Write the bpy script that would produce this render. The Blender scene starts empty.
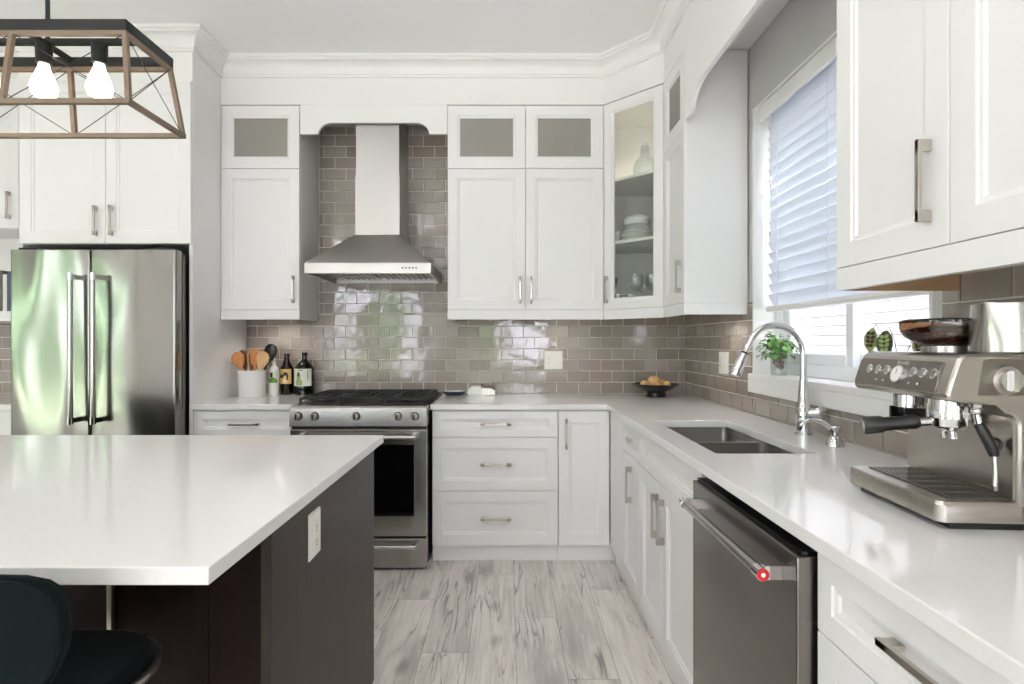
import bpy, bmesh, math, random
from mathutils import Vector, Matrix
C = bpy.context.scene.collection
S = bpy.context.scene
PI = math.pi
random.seed(7)

# ------------------------------------------------------------------ camera, world, exposure, lights
cam = bpy.data.cameras.new('camera'); cam.sensor_width = 36.0; cam.lens = 550/1024*36
cam.shift_x = 5/1024; cam.shift_y = -0.5/1024; cam.clip_start = 0.02
co = bpy.data.objects.new('camera', cam); C.objects.link(co)
HC = 1.276
co.location = (0, 0, HC); co.rotation_euler = (PI/2, 0, 0); S.camera = co
S.view_settings.view_transform = 'Standard'; S.view_settings.look = 'None'
S.view_settings.gamma = 1.0; S.view_settings.use_curve_mapping = False
S.view_settings.exposure = 0.21
w = bpy.data.worlds.new('sky'); S.world = w; w.use_nodes = True
w.node_tree.nodes['Background'].inputs[0].default_value = (0.96, 0.92, 1.08, 1)
w.node_tree.nodes['Background'].inputs[1].default_value = 12.0
try:
    S.cycles.use_denoising = True
    S.cycles.max_bounces = 12; S.cycles.diffuse_bounces = 7; S.cycles.glossy_bounces = 6
    S.cycles.transmission_bounces = 8; S.cycles.transparent_max_bounces = 12
    S.cycles.sample_clamp_indirect = 6.0; S.cycles.caustics_reflective = False; S.cycles.caustics_refractive = False
except Exception:
    pass

def area(name, loc, rot, sx, sy, power, col=(1, 1, 1), portal=False, shape='RECTANGLE', spread=None):
    l = bpy.data.lights.new(name, 'AREA'); l.shape = shape; l.size = sx; l.size_y = sy
    l.energy = power; l.color = col
    if spread: l.spread = spread
    if portal: l.cycles.is_portal = True
    o = bpy.data.objects.new(name, l); C.objects.link(o); o.location = loc; o.rotation_euler = rot
    return o
# portals over the glazed openings (they emit nothing of their own: sky light only)
area('patio_door_daylight', (-2.86, -4.62, 1.35), (PI/2, 0, 0), 1.9, 2.5, 1, portal=True)
area('fill_window_daylight', (0.1, -4.62, 1.55), (PI/2, 0, 0), 1.7, 1.7, 1, portal=True)
area('side_window_daylight', (-6.32, -1.3, 1.35), (PI/2, 0, -PI/2), 2.8, 2.4, 1, portal=True)
area('kitchen_window_daylight', (1.45, 2.177, 1.78), (PI/2, 0, PI/2), 1.15, 1.3, 1, portal=True)
sl = bpy.data.lights.new('sun', 'SUN'); sl.energy = 110; sl.angle = .05; sl.color = (1.02, .99, 1.10)
so = bpy.data.objects.new('sun', sl); C.objects.link(so); so.rotation_euler = (math.radians(38), math.radians(22), 0)
# unseen disk lamps added at ceiling height for flat, even lighting
WARM = (1.0, 1.01, 1.06)
for i, (x, y, p) in enumerate([(-.25, 1.9, 15), (-1.5, 1.9, 15), (-2.9, 1.9, 10), (.05, .3, 16), (-2.9, .5, 16), (-1.2, -.6, 16),
                            (.05, -1.6, 16), (-2.9, -1.8, 16), (-1.2, -3.0, 16), (-4.7, 1.2, 16), (-4.7, -2.8, 16)]):
    area('fill_downlight', (x, y, 3.036), (0, 0, 0), .14, .14, p*.13, WARM, shape='DISK')

# added lamp behind the camera, aimed up to brighten the kitchen ceiling
fd = Vector((-.35, .2, 3.05))-Vector((-.5, -1.4, 1.5))
area('ceiling_fill_lamp', (-.5, -1.4, 1.5), fd.to_track_quat('-Z', 'Y').to_euler(), .6, .6, 21, (1, 1, 1.03), shape='DISK', spread=math.radians(68))

# ------------------------------------------------------------------ colour and node helpers
def lin(c):
    r = []
    for v in c[:3]:
        v = v/255.0
        r.append(v/12.92 if v <= .04045 else ((v+.055)/1.055)**2.4)
    return (r[0], r[1], r[2], 1.0)

class NT:
    def __init__(s, name):
        s.m = bpy.data.materials.new(name); s.m.use_nodes = True
        s.t = s.m.node_tree; s.b = s.t.nodes['Principled BSDF']; s.out = s.t.nodes['Material Output']
    def n(s, typ, ins=None, **props):
        nd = s.t.nodes.new(typ)
        for k, v in props.items(): setattr(nd, k, v)
        for k, v in (ins or {}).items():
            s.set(nd, k, v)
        return nd
    def set(s, nd, k, v):
        sock = nd.inputs[k]
        if isinstance(v, bpy.types.NodeSocket): s.t.links.new(v, sock)
        elif isinstance(v, bpy.types.Node): s.t.links.new(v.outputs[0], sock)
        else: sock.default_value = v
    def math(s, op, a, b=None, c=None, clamp=False):
        nd = s.t.nodes.new('ShaderNodeMath'); nd.operation = op; nd.use_clamp = clamp
        for i, v in enumerate((a, b, c)):
            if v is not None: s.set(nd, i, v)
        return nd.outputs[0]
    def mix(s, f, a, b, mode='MIX'):
        nd = s.t.nodes.new('ShaderNodeMix'); nd.data_type = 'RGBA'; nd.blend_type = mode
        s.set(nd, 0, f); s.set(nd, 6, a); s.set(nd, 7, b)
        return nd.outputs[2]
    def ramp(s, f, stops):
        nd = s.t.nodes.new('ShaderNodeValToRGB'); e = nd.color_ramp.elements
        while len(e) < len(stops): e.new(.5)
        for q, (p, c) in zip(e, stops):
            q.position = p; q.color = c if len(c) == 4 else (*c, 1)
        s.set(nd, 0, f); return nd.outputs[0]
    def P(s, **kw):
        names = dict(col='Base Color', rough='Roughness', metal='Metallic', nrm='Normal', trans='Transmission Weight', ior='IOR',
                     emis='Emission Color', estr='Emission Strength', spec='Specular IOR Level', coat='Coat Weight', sheen='Sheen Weight',
                     alpha='Alpha', aniso='Anisotropic')
        for k, v in kw.items(): s.set(s.b, names[k], v)
        return s.m
    def coord(s, scale=(1, 1, 1), rot=(0, 0, 0), loc=(0, 0, 0), kind='Object'):
        tc = s.n('ShaderNodeTexCoord')
        mp = s.n('ShaderNodeMapping', {'Vector': tc.outputs[kind], 'Scale': scale, 'Rotation': rot, 'Location': loc})
        return mp.outputs[0]
    def noise(s, vec, scale, detail=3, rough=.5, dist=0):
        return s.n('ShaderNodeTexNoise', {'Vector': vec, 'Scale': scale, 'Detail': detail, 'Roughness': rough, 'Distortion': dist}).outputs[0]
    def bump(s, h, strength, dist=.01, nrm=None):
        nd = s.n('ShaderNodeBump', {'Height': h, 'Strength': strength, 'Distance': dist})
        if nrm is not None: s.set(nd, 'Normal', nrm)
        return nd.outputs[0]

def plain(name, c, rough=.5, metal=0, **kw):
    t = NT(name); return t.P(col=lin(c), rough=rough, metal=metal, **kw)

def noisy(name, c, rough=.5, metal=0, scale=40, amt=.03, bump=0, **kw):
    t = NT(name); v = t.coord(); f = t.noise(v, scale, 3)
    a = lin(c); d = tuple(max(0, x*(1-amt*2)) for x in a[:3])+(1,)
    col = t.mix(f, d, a)
    if bump: kw['nrm'] = t.bump(f, bump, .002)
    return t.P(col=col, rough=rough, metal=metal, **kw)

def brushed(name, c, rough, axis='z', wave=0.0, amt=.08, fine=.02):
    """brushed stainless steel: streaks along the axis, optional slow panel waviness"""
    t = NT(name)
    k = {'z': (900, 900, 6), 'x': (6, 900, 900), 'y': (900, 6, 900)}[axis]
    f = t.noise(t.coord(k), 1.0, 2)
    a = lin(c); d = tuple(x*(1-amt) for x in a[:3])+(1,)
    nrm = t.bump(f, fine, .0003)
    if wave:
        k2 = {'z': (1.6, 1.6, .5), 'x': (.5, 1.6, 1.6), 'y': (1.6, .5, 1.6)}[axis]
        g = t.noise(t.coord(k2), 1.7, 1, .4, .5)
        nrm = t.bump(g, 1.0, wave, nrm)
    r = t.math('MULTIPLY_ADD', f, .06, rough-.03)
    return t.P(col=t.mix(f, d, a), rough=r, metal=1.0, nrm=nrm)

M = {}
M['white'] = noisy('white_cabinet_paint', (234, 233, 232), .38, scale=3, amt=.01)
M['ceil'] = noisy('ceiling_paint', (242, 242, 241), .9, scale=60, amt=.01)
M['trim'] = noisy('trim_paint', (236, 235, 233), .45, scale=3, amt=.01)
M['greywall'] = noisy('grey_wall_paint', (200, 200, 198), .85, scale=80, amt=.02)
M['palewall'] = noisy('pale_wall_paint', (238, 238, 238), .85, scale=80, amt=.02)
M['inside'] = plain('cabinet_inside', (232, 230, 225), .6)
M['wood_under'] = noisy('cabinet_underside_wood', (176, 140, 104), .6, scale=20, amt=.1)
M['grout'] = noisy('tile_grout', (236, 230, 222), .9, scale=300, amt=.04)
M['steel'] = brushed('brushed_steel', (180, 178, 174), .24, 'x')
M['steel_v'] = brushed('brushed_steel_vertical', (198, 196, 191), .22, 'z')
M['fridge'] = brushed('fridge_steel', (150, 148, 143), .17, 'z', wave=.045)
M['hood'] = brushed('hood_steel', (188, 186, 182), .36, 'z', wave=.014)
M['dw'] = brushed('dishwasher_steel', (134, 130, 124), .26, 'y', wave=.02)
M['mach'] = brushed('espresso_steel', (196, 190, 182), .26, 'y', )
M['machpanel'] = brushed('espresso_panel_steel', (138, 132, 125), .34, 'y')
M['sink'] = brushed('sink_steel', (176, 175, 172), .28, 'y')
M['chrome'] = plain('chrome', (222, 222, 222), .06, 1)
M['nickel'] = plain('brushed_nickel', (190, 184, 175), .3, 1)
M['black'] = plain('black_plastic', (18, 18, 18), .4)
M['gloss_black'] = plain('oven_glass', (6, 6, 7), .04, spec=.6)
M['iron'] = noisy('cast_iron', (22, 21, 20), .6, scale=200, amt=.2, bump=.3)
M['ceramic'] = plain('white_ceramic', (236, 236, 233), .18)
M['plastic_w'] = plain('white_plastic', (238, 236, 230), .35)
M['vinyl'] = plain('window_vinyl', (240, 242, 244), .4)
M['red'] = plain('red_enamel', (176, 24, 34), .25)
M['navy'] = plain('navy_glaze', (34, 52, 78), .25)
M['bowl'] = plain('black_bowl', (16, 14, 13), .3)
M['fruit'] = noisy('fruit_skin', (234, 188, 130), .5, scale=60, amt=.12, bump=.2)
M['stem'] = plain('dry_stem', (104, 78, 44), .8)
M['darkglass'] = plain('dark_bottle_glass', (20, 15, 8), .08, spec=.6)
M['greenglass'] = plain('green_bottle_glass', (14, 20, 10), .08, spec=.6)
M['label_y'] = plain('yellow_label', (226, 186, 118), .6)
M['label_w'] = plain('white_label', (222, 226, 212), .6)
M['label_g'] = plain('green_print', (98, 150, 54), .6)
M['label_sage'] = plain('sage_print', (140, 160, 112), .6)
M['label_d'] = plain('dark_print', (44, 34, 28), .6)
M['bronze'] = noisy('weathered_bronze_wood', (112, 96, 79), .55, scale=50, amt=.15)
M['darkmetal'] = plain('black_steel', (30, 34, 32), .5, .6)
M['velvet'] = noisy('dark_green_velvet', (7, 19, 19), .9, scale=90, amt=.2, sheen=.04, spec=.1)
M['leafy'] = noisy('leaf_green', (84, 142, 56), .45, scale=30, amt=.25)
M['leafy2'] = noisy('leaf_light_green', (132, 182, 100), .45, scale=30, amt=.2)
M['leafdark'] = noisy('leaf_pattern', (62, 40, 26), .45, scale=30, amt=.2)
M['leafpale'] = noisy('leaf_pale', (158, 172, 104), .45, scale=30, amt=.1)
M['leafdeep'] = noisy('leaf_deep_green', (58, 78, 34), .45, scale=30, amt=.2)
M['maroon'] = plain('leaf_maroon', (104, 50, 40), .5)
M['root'] = noisy('roots_soil', (132, 92, 62), .9, scale=60, amt=.3, bump=.4)
M['terracotta'] = plain('grey_planter', (150, 146, 140), .7)
M['frost'] = noisy('frosted_glass', (140, 137, 130), .5, scale=4, amt=.06, spec=.5)

def speckle():
    t = NT('white_quartz'); v = t.coord()
    f = t.noise(v, 420, 2); g = t.ramp(f, [(.56, (0, 0, 0)), (.72, (1, 1, 1))])
    col = t.mix(t.math('MULTIPLY', g, .18), lin((231, 230, 228)), lin((176, 172, 168)))
    return t.P(col=col, rough=.10, spec=.5)
M['quartz'] = speckle()

def tile_mat():
    t = NT('grey_glass_tile'); g = t.n('ShaderNodeNewGeometry')
    rnd = g.outputs['Random Per Island']
    c = t.ramp(rnd, [(0, lin((144, 133, 124))), (.5, lin((154, 144, 135))), (1, lin((164, 155, 147)))])
    v = t.coord(); big = t.noise(v, 9, 2, .5, .6)
    nrm = t.bump(big, .42, .006)
    return t.P(col=c, rough=.07, spec=.62, nrm=nrm, coat=.2)
M['tile'] = tile_mat()

def wood_dark():
    t = NT('espresso_wood'); f = t.noise(t.coord((40, 40, 1.2)), 1.5, 4, .6, .4)
    c = t.ramp(f, [(.3, lin((33, 24, 18))), (.7, lin((50, 40, 32)))])
    return t.P(col=c, rough=.38, spec=.22, nrm=t.bump(f, .08, .002))
M['espresso'] = wood_dark()
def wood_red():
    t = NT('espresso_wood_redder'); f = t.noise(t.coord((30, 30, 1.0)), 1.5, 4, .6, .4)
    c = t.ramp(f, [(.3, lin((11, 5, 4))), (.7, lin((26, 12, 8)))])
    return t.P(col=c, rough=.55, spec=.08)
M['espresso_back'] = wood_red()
def wood_tool(name, a, b):
    t = NT(name); f = t.noise(t.coord((60, 60, 6)), 1.5, 3, .6, .4)
    return t.P(col=t.ramp(f, [(.3, lin(a)), (.7, lin(b))]), rough=.55)
M['tool_a'] = wood_tool('honey_wood', (168, 104, 52), (206, 146, 88))
M['tool_b'] = wood_tool('pale_wood', (198, 150, 104), (224, 184, 138))
M['tool_c'] = wood_tool('walnut_wood', (84, 48, 26), (128, 78, 44))

def plank_floor():
    t = NT('weathered_grey_planks')
    tc = t.n('ShaderNodeTexCoord').outputs['Object']
    sep = t.n('ShaderNodeSeparateXYZ', {0: tc})
    x = t.math('ADD', sep.outputs[0], 40*.194-.037)
    row = t.math('FLOOR', t.math('DIVIDE', x, .194))
    y = t.math('ADD', t.math('ADD', sep.outputs[1], 20.3), t.math('MULTIPLY', t.math('FRACT', t.math('MULTIPLY', row, .3819)), 1.22))
    bv = t.n('ShaderNodeCombineXYZ', {0: y, 1: x, 2: 0.0}).outputs[0]
    br = t.n('ShaderNodeTexBrick', {'Vector': bv, 'Color1': (0, 0, 0, 1), 'Color2': (1, 1, 1, 1), 'Mortar': (.5, .5, .5, 1), 'Scale': 1.0,
                                    'Mortar Size': .0011, 'Mortar Smooth': .1, 'Bias': 0.0, 'Brick Width': 1.22, 'Row Height': .194},
             offset=0.0, offset_frequency=2)
    rnd = br.outputs[0]
    off = t.math('MULTIPLY', rnd, 37.0)
    def vec(sx, sy):
        return t.n('ShaderNodeCombineXYZ', {0: t.math('MULTIPLY', x, sx), 1: t.math('MULTIPLY', y, sy), 2: off}).outputs[0]
    grain = t.noise(vec(34, 1.6), 1.6, 6, .65, .5)
    blotch = t.noise(vec(5, 1.0), 1.3, 3, .55, .6)
    fine = t.noise(vec(140, 9), 1.5, 3, .6)
    base = t.ramp(grain, [(.22, lin((178, 170, 163))), (.45, lin((224, 216, 209))), (.75, lin((244, 238, 232)))])
    base = t.mix(t.ramp(blotch, [(.50, (0, 0, 0)), (.72, (.62, .62, .62))]), base, lin((140, 135, 131)))
    base = t.mix(t.math('MULTIPLY', fine, .22), base, lin((156, 148, 141)))
    # long cracks
    cr = t.noise(vec(7.0, .65), 1.25, 3, .55, .45)
    line = t.math('SUBTRACT', 1.0, t.math('MULTIPLY', t.math('ABSOLUTE', t.math('SUBTRACT', cr, .5)), 75), clamp=True)
    mask = t.ramp(t.noise(vec(4, 1.1), 2.1, 2), [(.46, (0, 0, 0)), (.56, (1, 1, 1))])
    base = t.mix(t.math('MULTIPLY', t.math('MULTIPLY', line, mask), .75), base, lin((96, 91, 88)))
    cr2 = t.noise(vec(13.0, 1.0), 1.25, 4, .6, .25)
    line2 = t.math('SUBTRACT', 1.0, t.math('MULTIPLY', t.math('ABSOLUTE', t.math('SUBTRACT', cr2, .47)), 60), clamp=True)
    mask2 = t.ramp(t.noise(vec(5, 1.6), 2.7, 2), [(.50, (0, 0, 0)), (.62, (1, 1, 1))])
    base = t.mix(t.math('MULTIPLY', t.math('MULTIPLY', line2, mask2), .55), base, lin((120, 115, 111)))
    # knots
    kv = vec(4.2, 1.7)
    vo = t.n('ShaderNodeTexVoronoi', {'Vector': kv, 'Scale': 1.35})
    wob = t.math('ADD', vo.outputs['Distance'], t.math('MULTIPLY', t.math('SUBTRACT', t.noise(vec(20, 6), 1.5, 3), .5), .22))
    kn = t.ramp(wob, [(.02, (1, 1, 1)), (.19, (0, 0, 0))])
    base = t.mix(t.math('MULTIPLY', kn, .6), base, lin((112, 107, 104)))
    tone = t.math('MULTIPLY_ADD', rnd, .16, .92)
    base = t.mix(1.0, base, t.n('ShaderNodeCombineXYZ', {0: tone, 1: tone, 2: tone}).outputs[0], 'MULTIPLY')
    base = t.mix(t.math('MULTIPLY', br.outputs[1], .75), base, lin((92, 86, 82)))
    nrm = t.bump(t.math('SUBTRACT', grain, br.outputs[1]), .12, .004)
    return t.P(col=base, rough=.42, nrm=nrm)
M['floor'] = plank_floor()

def thin_glass(name, tint=(1, 1, 1), gl=.07, rough=.02):
    """thin pane: clear see-through with a mirror film, lets daylight pass"""
    t = NT(name); t.t.nodes.remove(t.b)
    tr = t.n('ShaderNodeBsdfTransparent', {0: (*tint, 1)}); g = t.n('ShaderNodeBsdfGlossy', {'Roughness': rough})
    fr = t.n('ShaderNodeLayerWeight', {0: .5}).outputs['Facing']; fr = t.math('MULTIPLY_ADD', t.math('POWER', fr, 5.0), .9, .05)
    mx = t.n('ShaderNodeMixShader', {0: t.math('ADD', fr, gl*.3), 1: tr, 2: g})
    t.t.links.new(mx.outputs[0], t.out.inputs[0]); return t.m
M['pane'] = thin_glass('clear_pane', (.96, .98, .97))
M['glass'] = thin_glass('clear_glassware', (.93, .95, .95), .25)
M['amber'] = thin_glass('smoked_amber_hopper', (.42, .27, .16), .2)

def bean_mat():
    t = NT('coffee_beans'); vo = t.n('ShaderNodeTexVoronoi', {'Vector': t.coord(), 'Scale': 95.0})
    c = t.ramp(vo.outputs['Distance'], [(0, lin((150, 88, 38))), (.7, lin((52, 28, 14)))])
    return t.P(col=c, rough=.4, nrm=t.bump(vo.outputs['Distance'], .8, .004))
M['beans'] = bean_mat()

def blind_mat():
    t = NT('white_blind_slat'); t.P(col=lin((240, 242, 244)), rough=.4)
    tl = t.n('ShaderNodeBsdfTranslucent', {0: lin((238, 243, 250))})
    mx = t.n('ShaderNodeMixShader', {0: .5, 1: t.b.outputs[0], 2: tl.outputs[0]})
    t.t.links.new(mx.outputs[0], t.out.inputs[0]); return t.m
M['blind'] = blind_mat()

def emit(name, c, s):
    t = NT(name); return t.P(col=(*c, 1), emis=(*c, 1), estr=s)
M['bulb'] = emit('lit_filament_bulb', (1.0, .84, .64), 6.0)
M['puck'] = emit('lit_puck_lens', (1.0, .88, .72), 14.0)

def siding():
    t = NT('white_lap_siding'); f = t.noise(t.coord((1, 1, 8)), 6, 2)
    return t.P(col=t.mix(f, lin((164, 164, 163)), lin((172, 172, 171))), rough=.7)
M['siding'] = siding()
M['hedge'] = noisy('garden_foliage', (112, 146, 98), .8, scale=9, amt=.35)
M['grass'] = noisy('lawn_grass', (104, 120, 84), .9, scale=20, amt=.2)
M['lawn'] = noisy('pale_patio_concrete', (196, 193, 187), .9, scale=20, amt=.2)
BOOKS = [plain('book_cover', c, .6) for c in ((52, 60, 70), (206, 198, 184), (88, 84, 80), (226, 222, 214), (62, 74, 92), (168, 150, 128), (120, 116, 110))]

# ------------------------------------------------------------------ mesh builder
class MB:
    def __init__(s): s.v = []; s.f = []; s.fm = []; s.mi = 0; s.T = None
    def P(s, p):
        p = Vector(p)
        s.v.append(s.T(p) if s.T else p); return len(s.v)-1
    def F(s, *ids): s.f.append(list(ids)); s.fm.append(s.mi)
    def box(s, x0, x1, y0, y1, z0, z1):
        i = [s.P(p) for p in ((x0, y0, z0), (x1, y0, z0), (x1, y1, z0), (x0, y1, z0), (x0, y0, z1), (x1, y0, z1), (x1, y1, z1), (x0, y1, z1))]
        for q in ((0, 3, 2, 1), (4, 5, 6, 7), (0, 1, 5, 4), (1, 2, 6, 5), (2, 3, 7, 6), (3, 0, 4, 7)): s.F(*[i[k] for k in q])
        return s
    def loops(s, L, closed=True, cap0=True, cap1=True):
        """skin successive rings (lists of points, same length)"""
        R = [[s.P(p) for p in r] for r in L]
        n = len(R[0])
        for a, b in zip(R, R[1:]):
            for k in range(n if closed else n-1):
                s.F(a[k], a[(k+1) % n], b[(k+1) % n], b[k])
        if cap0: s.F(*reversed(R[0]))
        if cap1: s.F(*R[-1])
        return s
    def prism(s, poly, a, b, ax='z'):
        """extrude a 2D polygon; ax z: (x,y); y: (x,z); x: (y,z)"""
        def p3(q, t):
            return {'z': (q[0], q[1], t), 'y': (q[0], t, q[1]), 'x': (t, q[0], q[1])}[ax]
        return s.loops([[p3(q, a) for q in poly], [p3(q, b) for q in poly]])
    def cyl(s, p0, p1, r0, r1=None, seg=16, cap=True):
        r1 = r0 if r1 is None else r1
        p0 = Vector(p0); p1 = Vector(p1); d = (p1-p0).normalized()
        u = d.orthogonal().normalized(); v = d.cross(u)
        ring = lambda c, r: [c+(u*math.cos(2*PI*k/seg)+v*math.sin(2*PI*k/seg))*r for k in range(seg)]
        return s.loops([ring(p0, r0), ring(p1, r1)], cap0=cap, cap1=cap)
    def tube(s, pts, r, seg=10, cap=True):
        pts = [Vector(p) for p in pts]; L = []; u = None
        for i, p in enumerate(pts):
            d = (pts[min(i+1, len(pts)-1)]-pts[max(i-1, 0)]).normalized()
            if u is None: u = d.orthogonal().normalized()
            u = (u-d*u.dot(d)).normalized(); v = d.cross(u)
            rr = r[i] if isinstance(r, (list, tuple)) else r
            L.append([p+(u*math.cos(2*PI*k/seg)+v*math.sin(2*PI*k/seg))*rr for k in range(seg)])
        return s.loops(L, cap0=cap, cap1=cap)
    def lathe(s, prof, c=(0, 0, 0), seg=28, sx=1, sy=1, cap0=True, cap1=True):
        return s.loops([[(c[0]+r*sx*math.cos(2*PI*k/seg), c[1]+r*sy*math.sin(2*PI*k/seg), c[2]+z) for k in range(seg)] for r, z in prof], cap0=cap0, cap1=cap1)
    def ball(s, c, rx, ry=None, rz=None, seg=18, rings=10):
        ry = rx if ry is None else ry; rz = rx if rz is None else rz
        L = []
        for j in range(rings+1):
            a = -PI/2+PI*j/rings; q = max(math.cos(a), .01)
            L.append([(c[0]+rx*q*math.cos(2*PI*k/seg), c[1]+ry*q*math.sin(2*PI*k/seg), c[2]+rz*math.sin(a)) for k in range(seg)])
        return s.loops(L)
    def rbox(s, x0, x1, y0, y1, z0, z1, r, seg=5):
        """box with rounded vertical edges"""
        return s.prism(rrect(x0, x1, y0, y1, r, seg), z0, z1)
    def cells(s, xs, ys, mask, z0, z1):
        """slab over grid cells with shared vertices: mask(i,j) says which are filled"""
        ids = {}
        def vid(i, j, k):
            if (i, j, k) not in ids: ids[(i, j, k)] = s.P((xs[i], ys[j], (z0, z1)[k]))
            return ids[(i, j, k)]
        nx, ny = len(xs)-1, len(ys)-1
        ok = lambda i, j: 0 <= i < nx and 0 <= j < ny and mask(i, j)
        for i in range(nx):
            for j in range(ny):
                if not ok(i, j): continue
                s.F(vid(i, j, 1), vid(i+1, j, 1), vid(i+1, j+1, 1), vid(i, j+1, 1))
                s.F(vid(i, j, 0), vid(i, j+1, 0), vid(i+1, j+1, 0), vid(i+1, j, 0))
                for (di, dj, a, b) in ((-1, 0, (i, j+1), (i, j)), (1, 0, (i+1, j), (i+1, j+1)), (0, -1, (i, j), (i+1, j)), (0, 1, (i+1, j+1), (i, j+1))):
                    if not ok(i+di, j+dj): s.F(vid(*a, 0), vid(*b, 0), vid(*b, 1), vid(*a, 1))
        return s

def rrect(x0, x1, y0, y1, r, seg=5):
    o = []
    for cx, cy, a0 in ((x1-r, y1-r, 0), (x0+r, y1-r, PI/2), (x0+r, y0+r, PI), (x1-r, y0+r, 3*PI/2)):
        for k in range(seg+1):
            a = a0+PI/2*k/seg; o.append((cx+r*math.cos(a), cy+r*math.sin(a)))
    return o

def rootloc(o):
    p = Vector((0, 0, 0))
    while o is not None: p = p+o.location; o = o.parent
    return p

def obj(name, mb, mats, parent=None, smooth=False, bevel=0, seg=2, label=None, recalc=True):
    me = bpy.data.meshes.new(name)
    off = rootloc(parent) if parent else Vector((0, 0, 0))
    me.from_pydata([v-off for v in mb.v], [], mb.f)
    for m in (mats if isinstance(mats, (list, tuple)) else [mats]): me.materials.append(M[m] if isinstance(m, str) else m)
    for p, i in zip(me.polygons, mb.fm): p.material_index = i
    if recalc:
        bm = bmesh.new(); bm.from_mesh(me); bmesh.ops.recalc_face_normals(bm, faces=bm.faces); bm.to_mesh(me); bm.free()
    if smooth:
        for p in me.polygons: p.use_smooth = True
        me.set_sharp_from_angle(angle=math.radians(38 if smooth is True else smooth))
    o = bpy.data.objects.new(name, me); C.objects.link(o)
    if parent: o.parent = parent
    if bevel:
        b = o.modifiers.new('bevel', 'BEVEL'); b.width = bevel; b.segments = seg; b.limit_method = 'ANGLE'; b.angle_limit = math.radians(40)
        b.harden_normals = False
    if label: o['label'] = label
    return o

def thing(name, label, cat, loc, group=None):
    o = bpy.data.objects.new(name, None); C.objects.link(o); o.empty_display_size = .05
    o.location = loc; o['label'] = label; o['category'] = cat
    if group: o['group'] = group
    return o
def tag(o, label, cat, group=None):
    o['label'] = label; o['category'] = cat
    if group: o['group'] = group
    return o
def struct(name, mb, mats, parent=None, **kw):
    o = obj(name, mb, mats, parent, **kw)
    if not parent: o['kind'] = 'structure'
    return o
def dup(root, loc, rotz=None, label=None, scale=None):
    r = root.copy(); C.objects.link(r); r.location = loc
    if rotz is not None: r.rotation_euler = (0, 0, rotz)
    if scale: r.scale = scale
    if label: r['label'] = label
    for ch in list(root.children):
        c = ch.copy(); C.objects.link(c); c.parent = r
        for g in list(ch.children):
            d = g.copy(); C.objects.link(d); d.parent = c
    return r
def recentre(o):
    """move a single-mesh thing's origin to the base of its mesh"""
    vs = [v.co for v in o.data.vertices]
    c = Vector((sum(v.x for v in vs)/len(vs), sum(v.y for v in vs)/len(vs), min(v.z for v in vs)))
    for v in o.data.vertices: v.co -= c
    o.location = o.location+c; return o

# ------------------------------------------------------------------ main measures (metres)
YW, XW = 3.82, 1.232            # tiled faces of the back wall and of the window wall
ZC, ZCEIL = .915, 3.048
YF, XF = 3.17, .595             # door faces of the base runs
YU, XU = 3.475, .905            # door faces of the wall cabinets
ZU0, ZUB, ZUM, ZUT = 1.415, 1.475, 2.369, 2.768
XL, YB = -6.2, -4.5
WIN = (1.594, 2.76, 1.118, 2.44)   # kitchen window opening: y0, y1, z0, z1

# ------------------------------------------------------------------ room shell
struct('floor', MB().box(XL-.1, 1.5, YB-.1, 4.0, -.05, 0), 'floor')
struct('ceiling', MB().box(XL-.1, 1.5, YB-.1, 4.0, ZCEIL, ZCEIL+.06), 'ceil')
struct('wall_back', MB().box(XL-.1, 1.5, YW+.008, YW+.13, 0, ZCEIL), 'greywall')
def wall_with_holes(ax, lo, hi, z1, holes, t0, t1):
    m = MB()
    us = sorted({lo, hi, *[h[0] for h in holes], *[h[1] for h in holes]}); zs = sorted({0, z1, *[h[2] for h in holes], *[h[3] for h in holes]})
    hole = lambda i, j: any(h[0] <= (us[i]+us[i+1])/2 <= h[1] and h[2] <= (zs[j]+zs[j+1])/2 <= h[3] for h in holes)
    if ax == 'x': m.T = lambda p: Vector((p.z, p.x, p.y))
    else: m.T = lambda p: Vector((p.x, p.z, p.y))
    m.cells(us, zs, lambda i, j: not hole(i, j), t0, t1); return m
struct('wall_right', wall_with_holes('x', YB-.1, YW+.13, ZCEIL, [(WIN[0], WIN[1], 1.085, WIN[3])], XW+.008, XW+.20), 'greywall')
struct('wall_rear', wall_with_holes('y', XL-.1, 1.5, ZCEIL, [(-3.81, -1.91, .06, 2.6), (-.75, .95, .7, 2.4)], YB-.15, YB), 'palewall')
struct('wall_left', wall_with_holes('x', YB-.1, YW+.13, ZCEIL, [(-2.7, .1, .15, 2.55)], XL-.15, XL), 'palewall')

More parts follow.
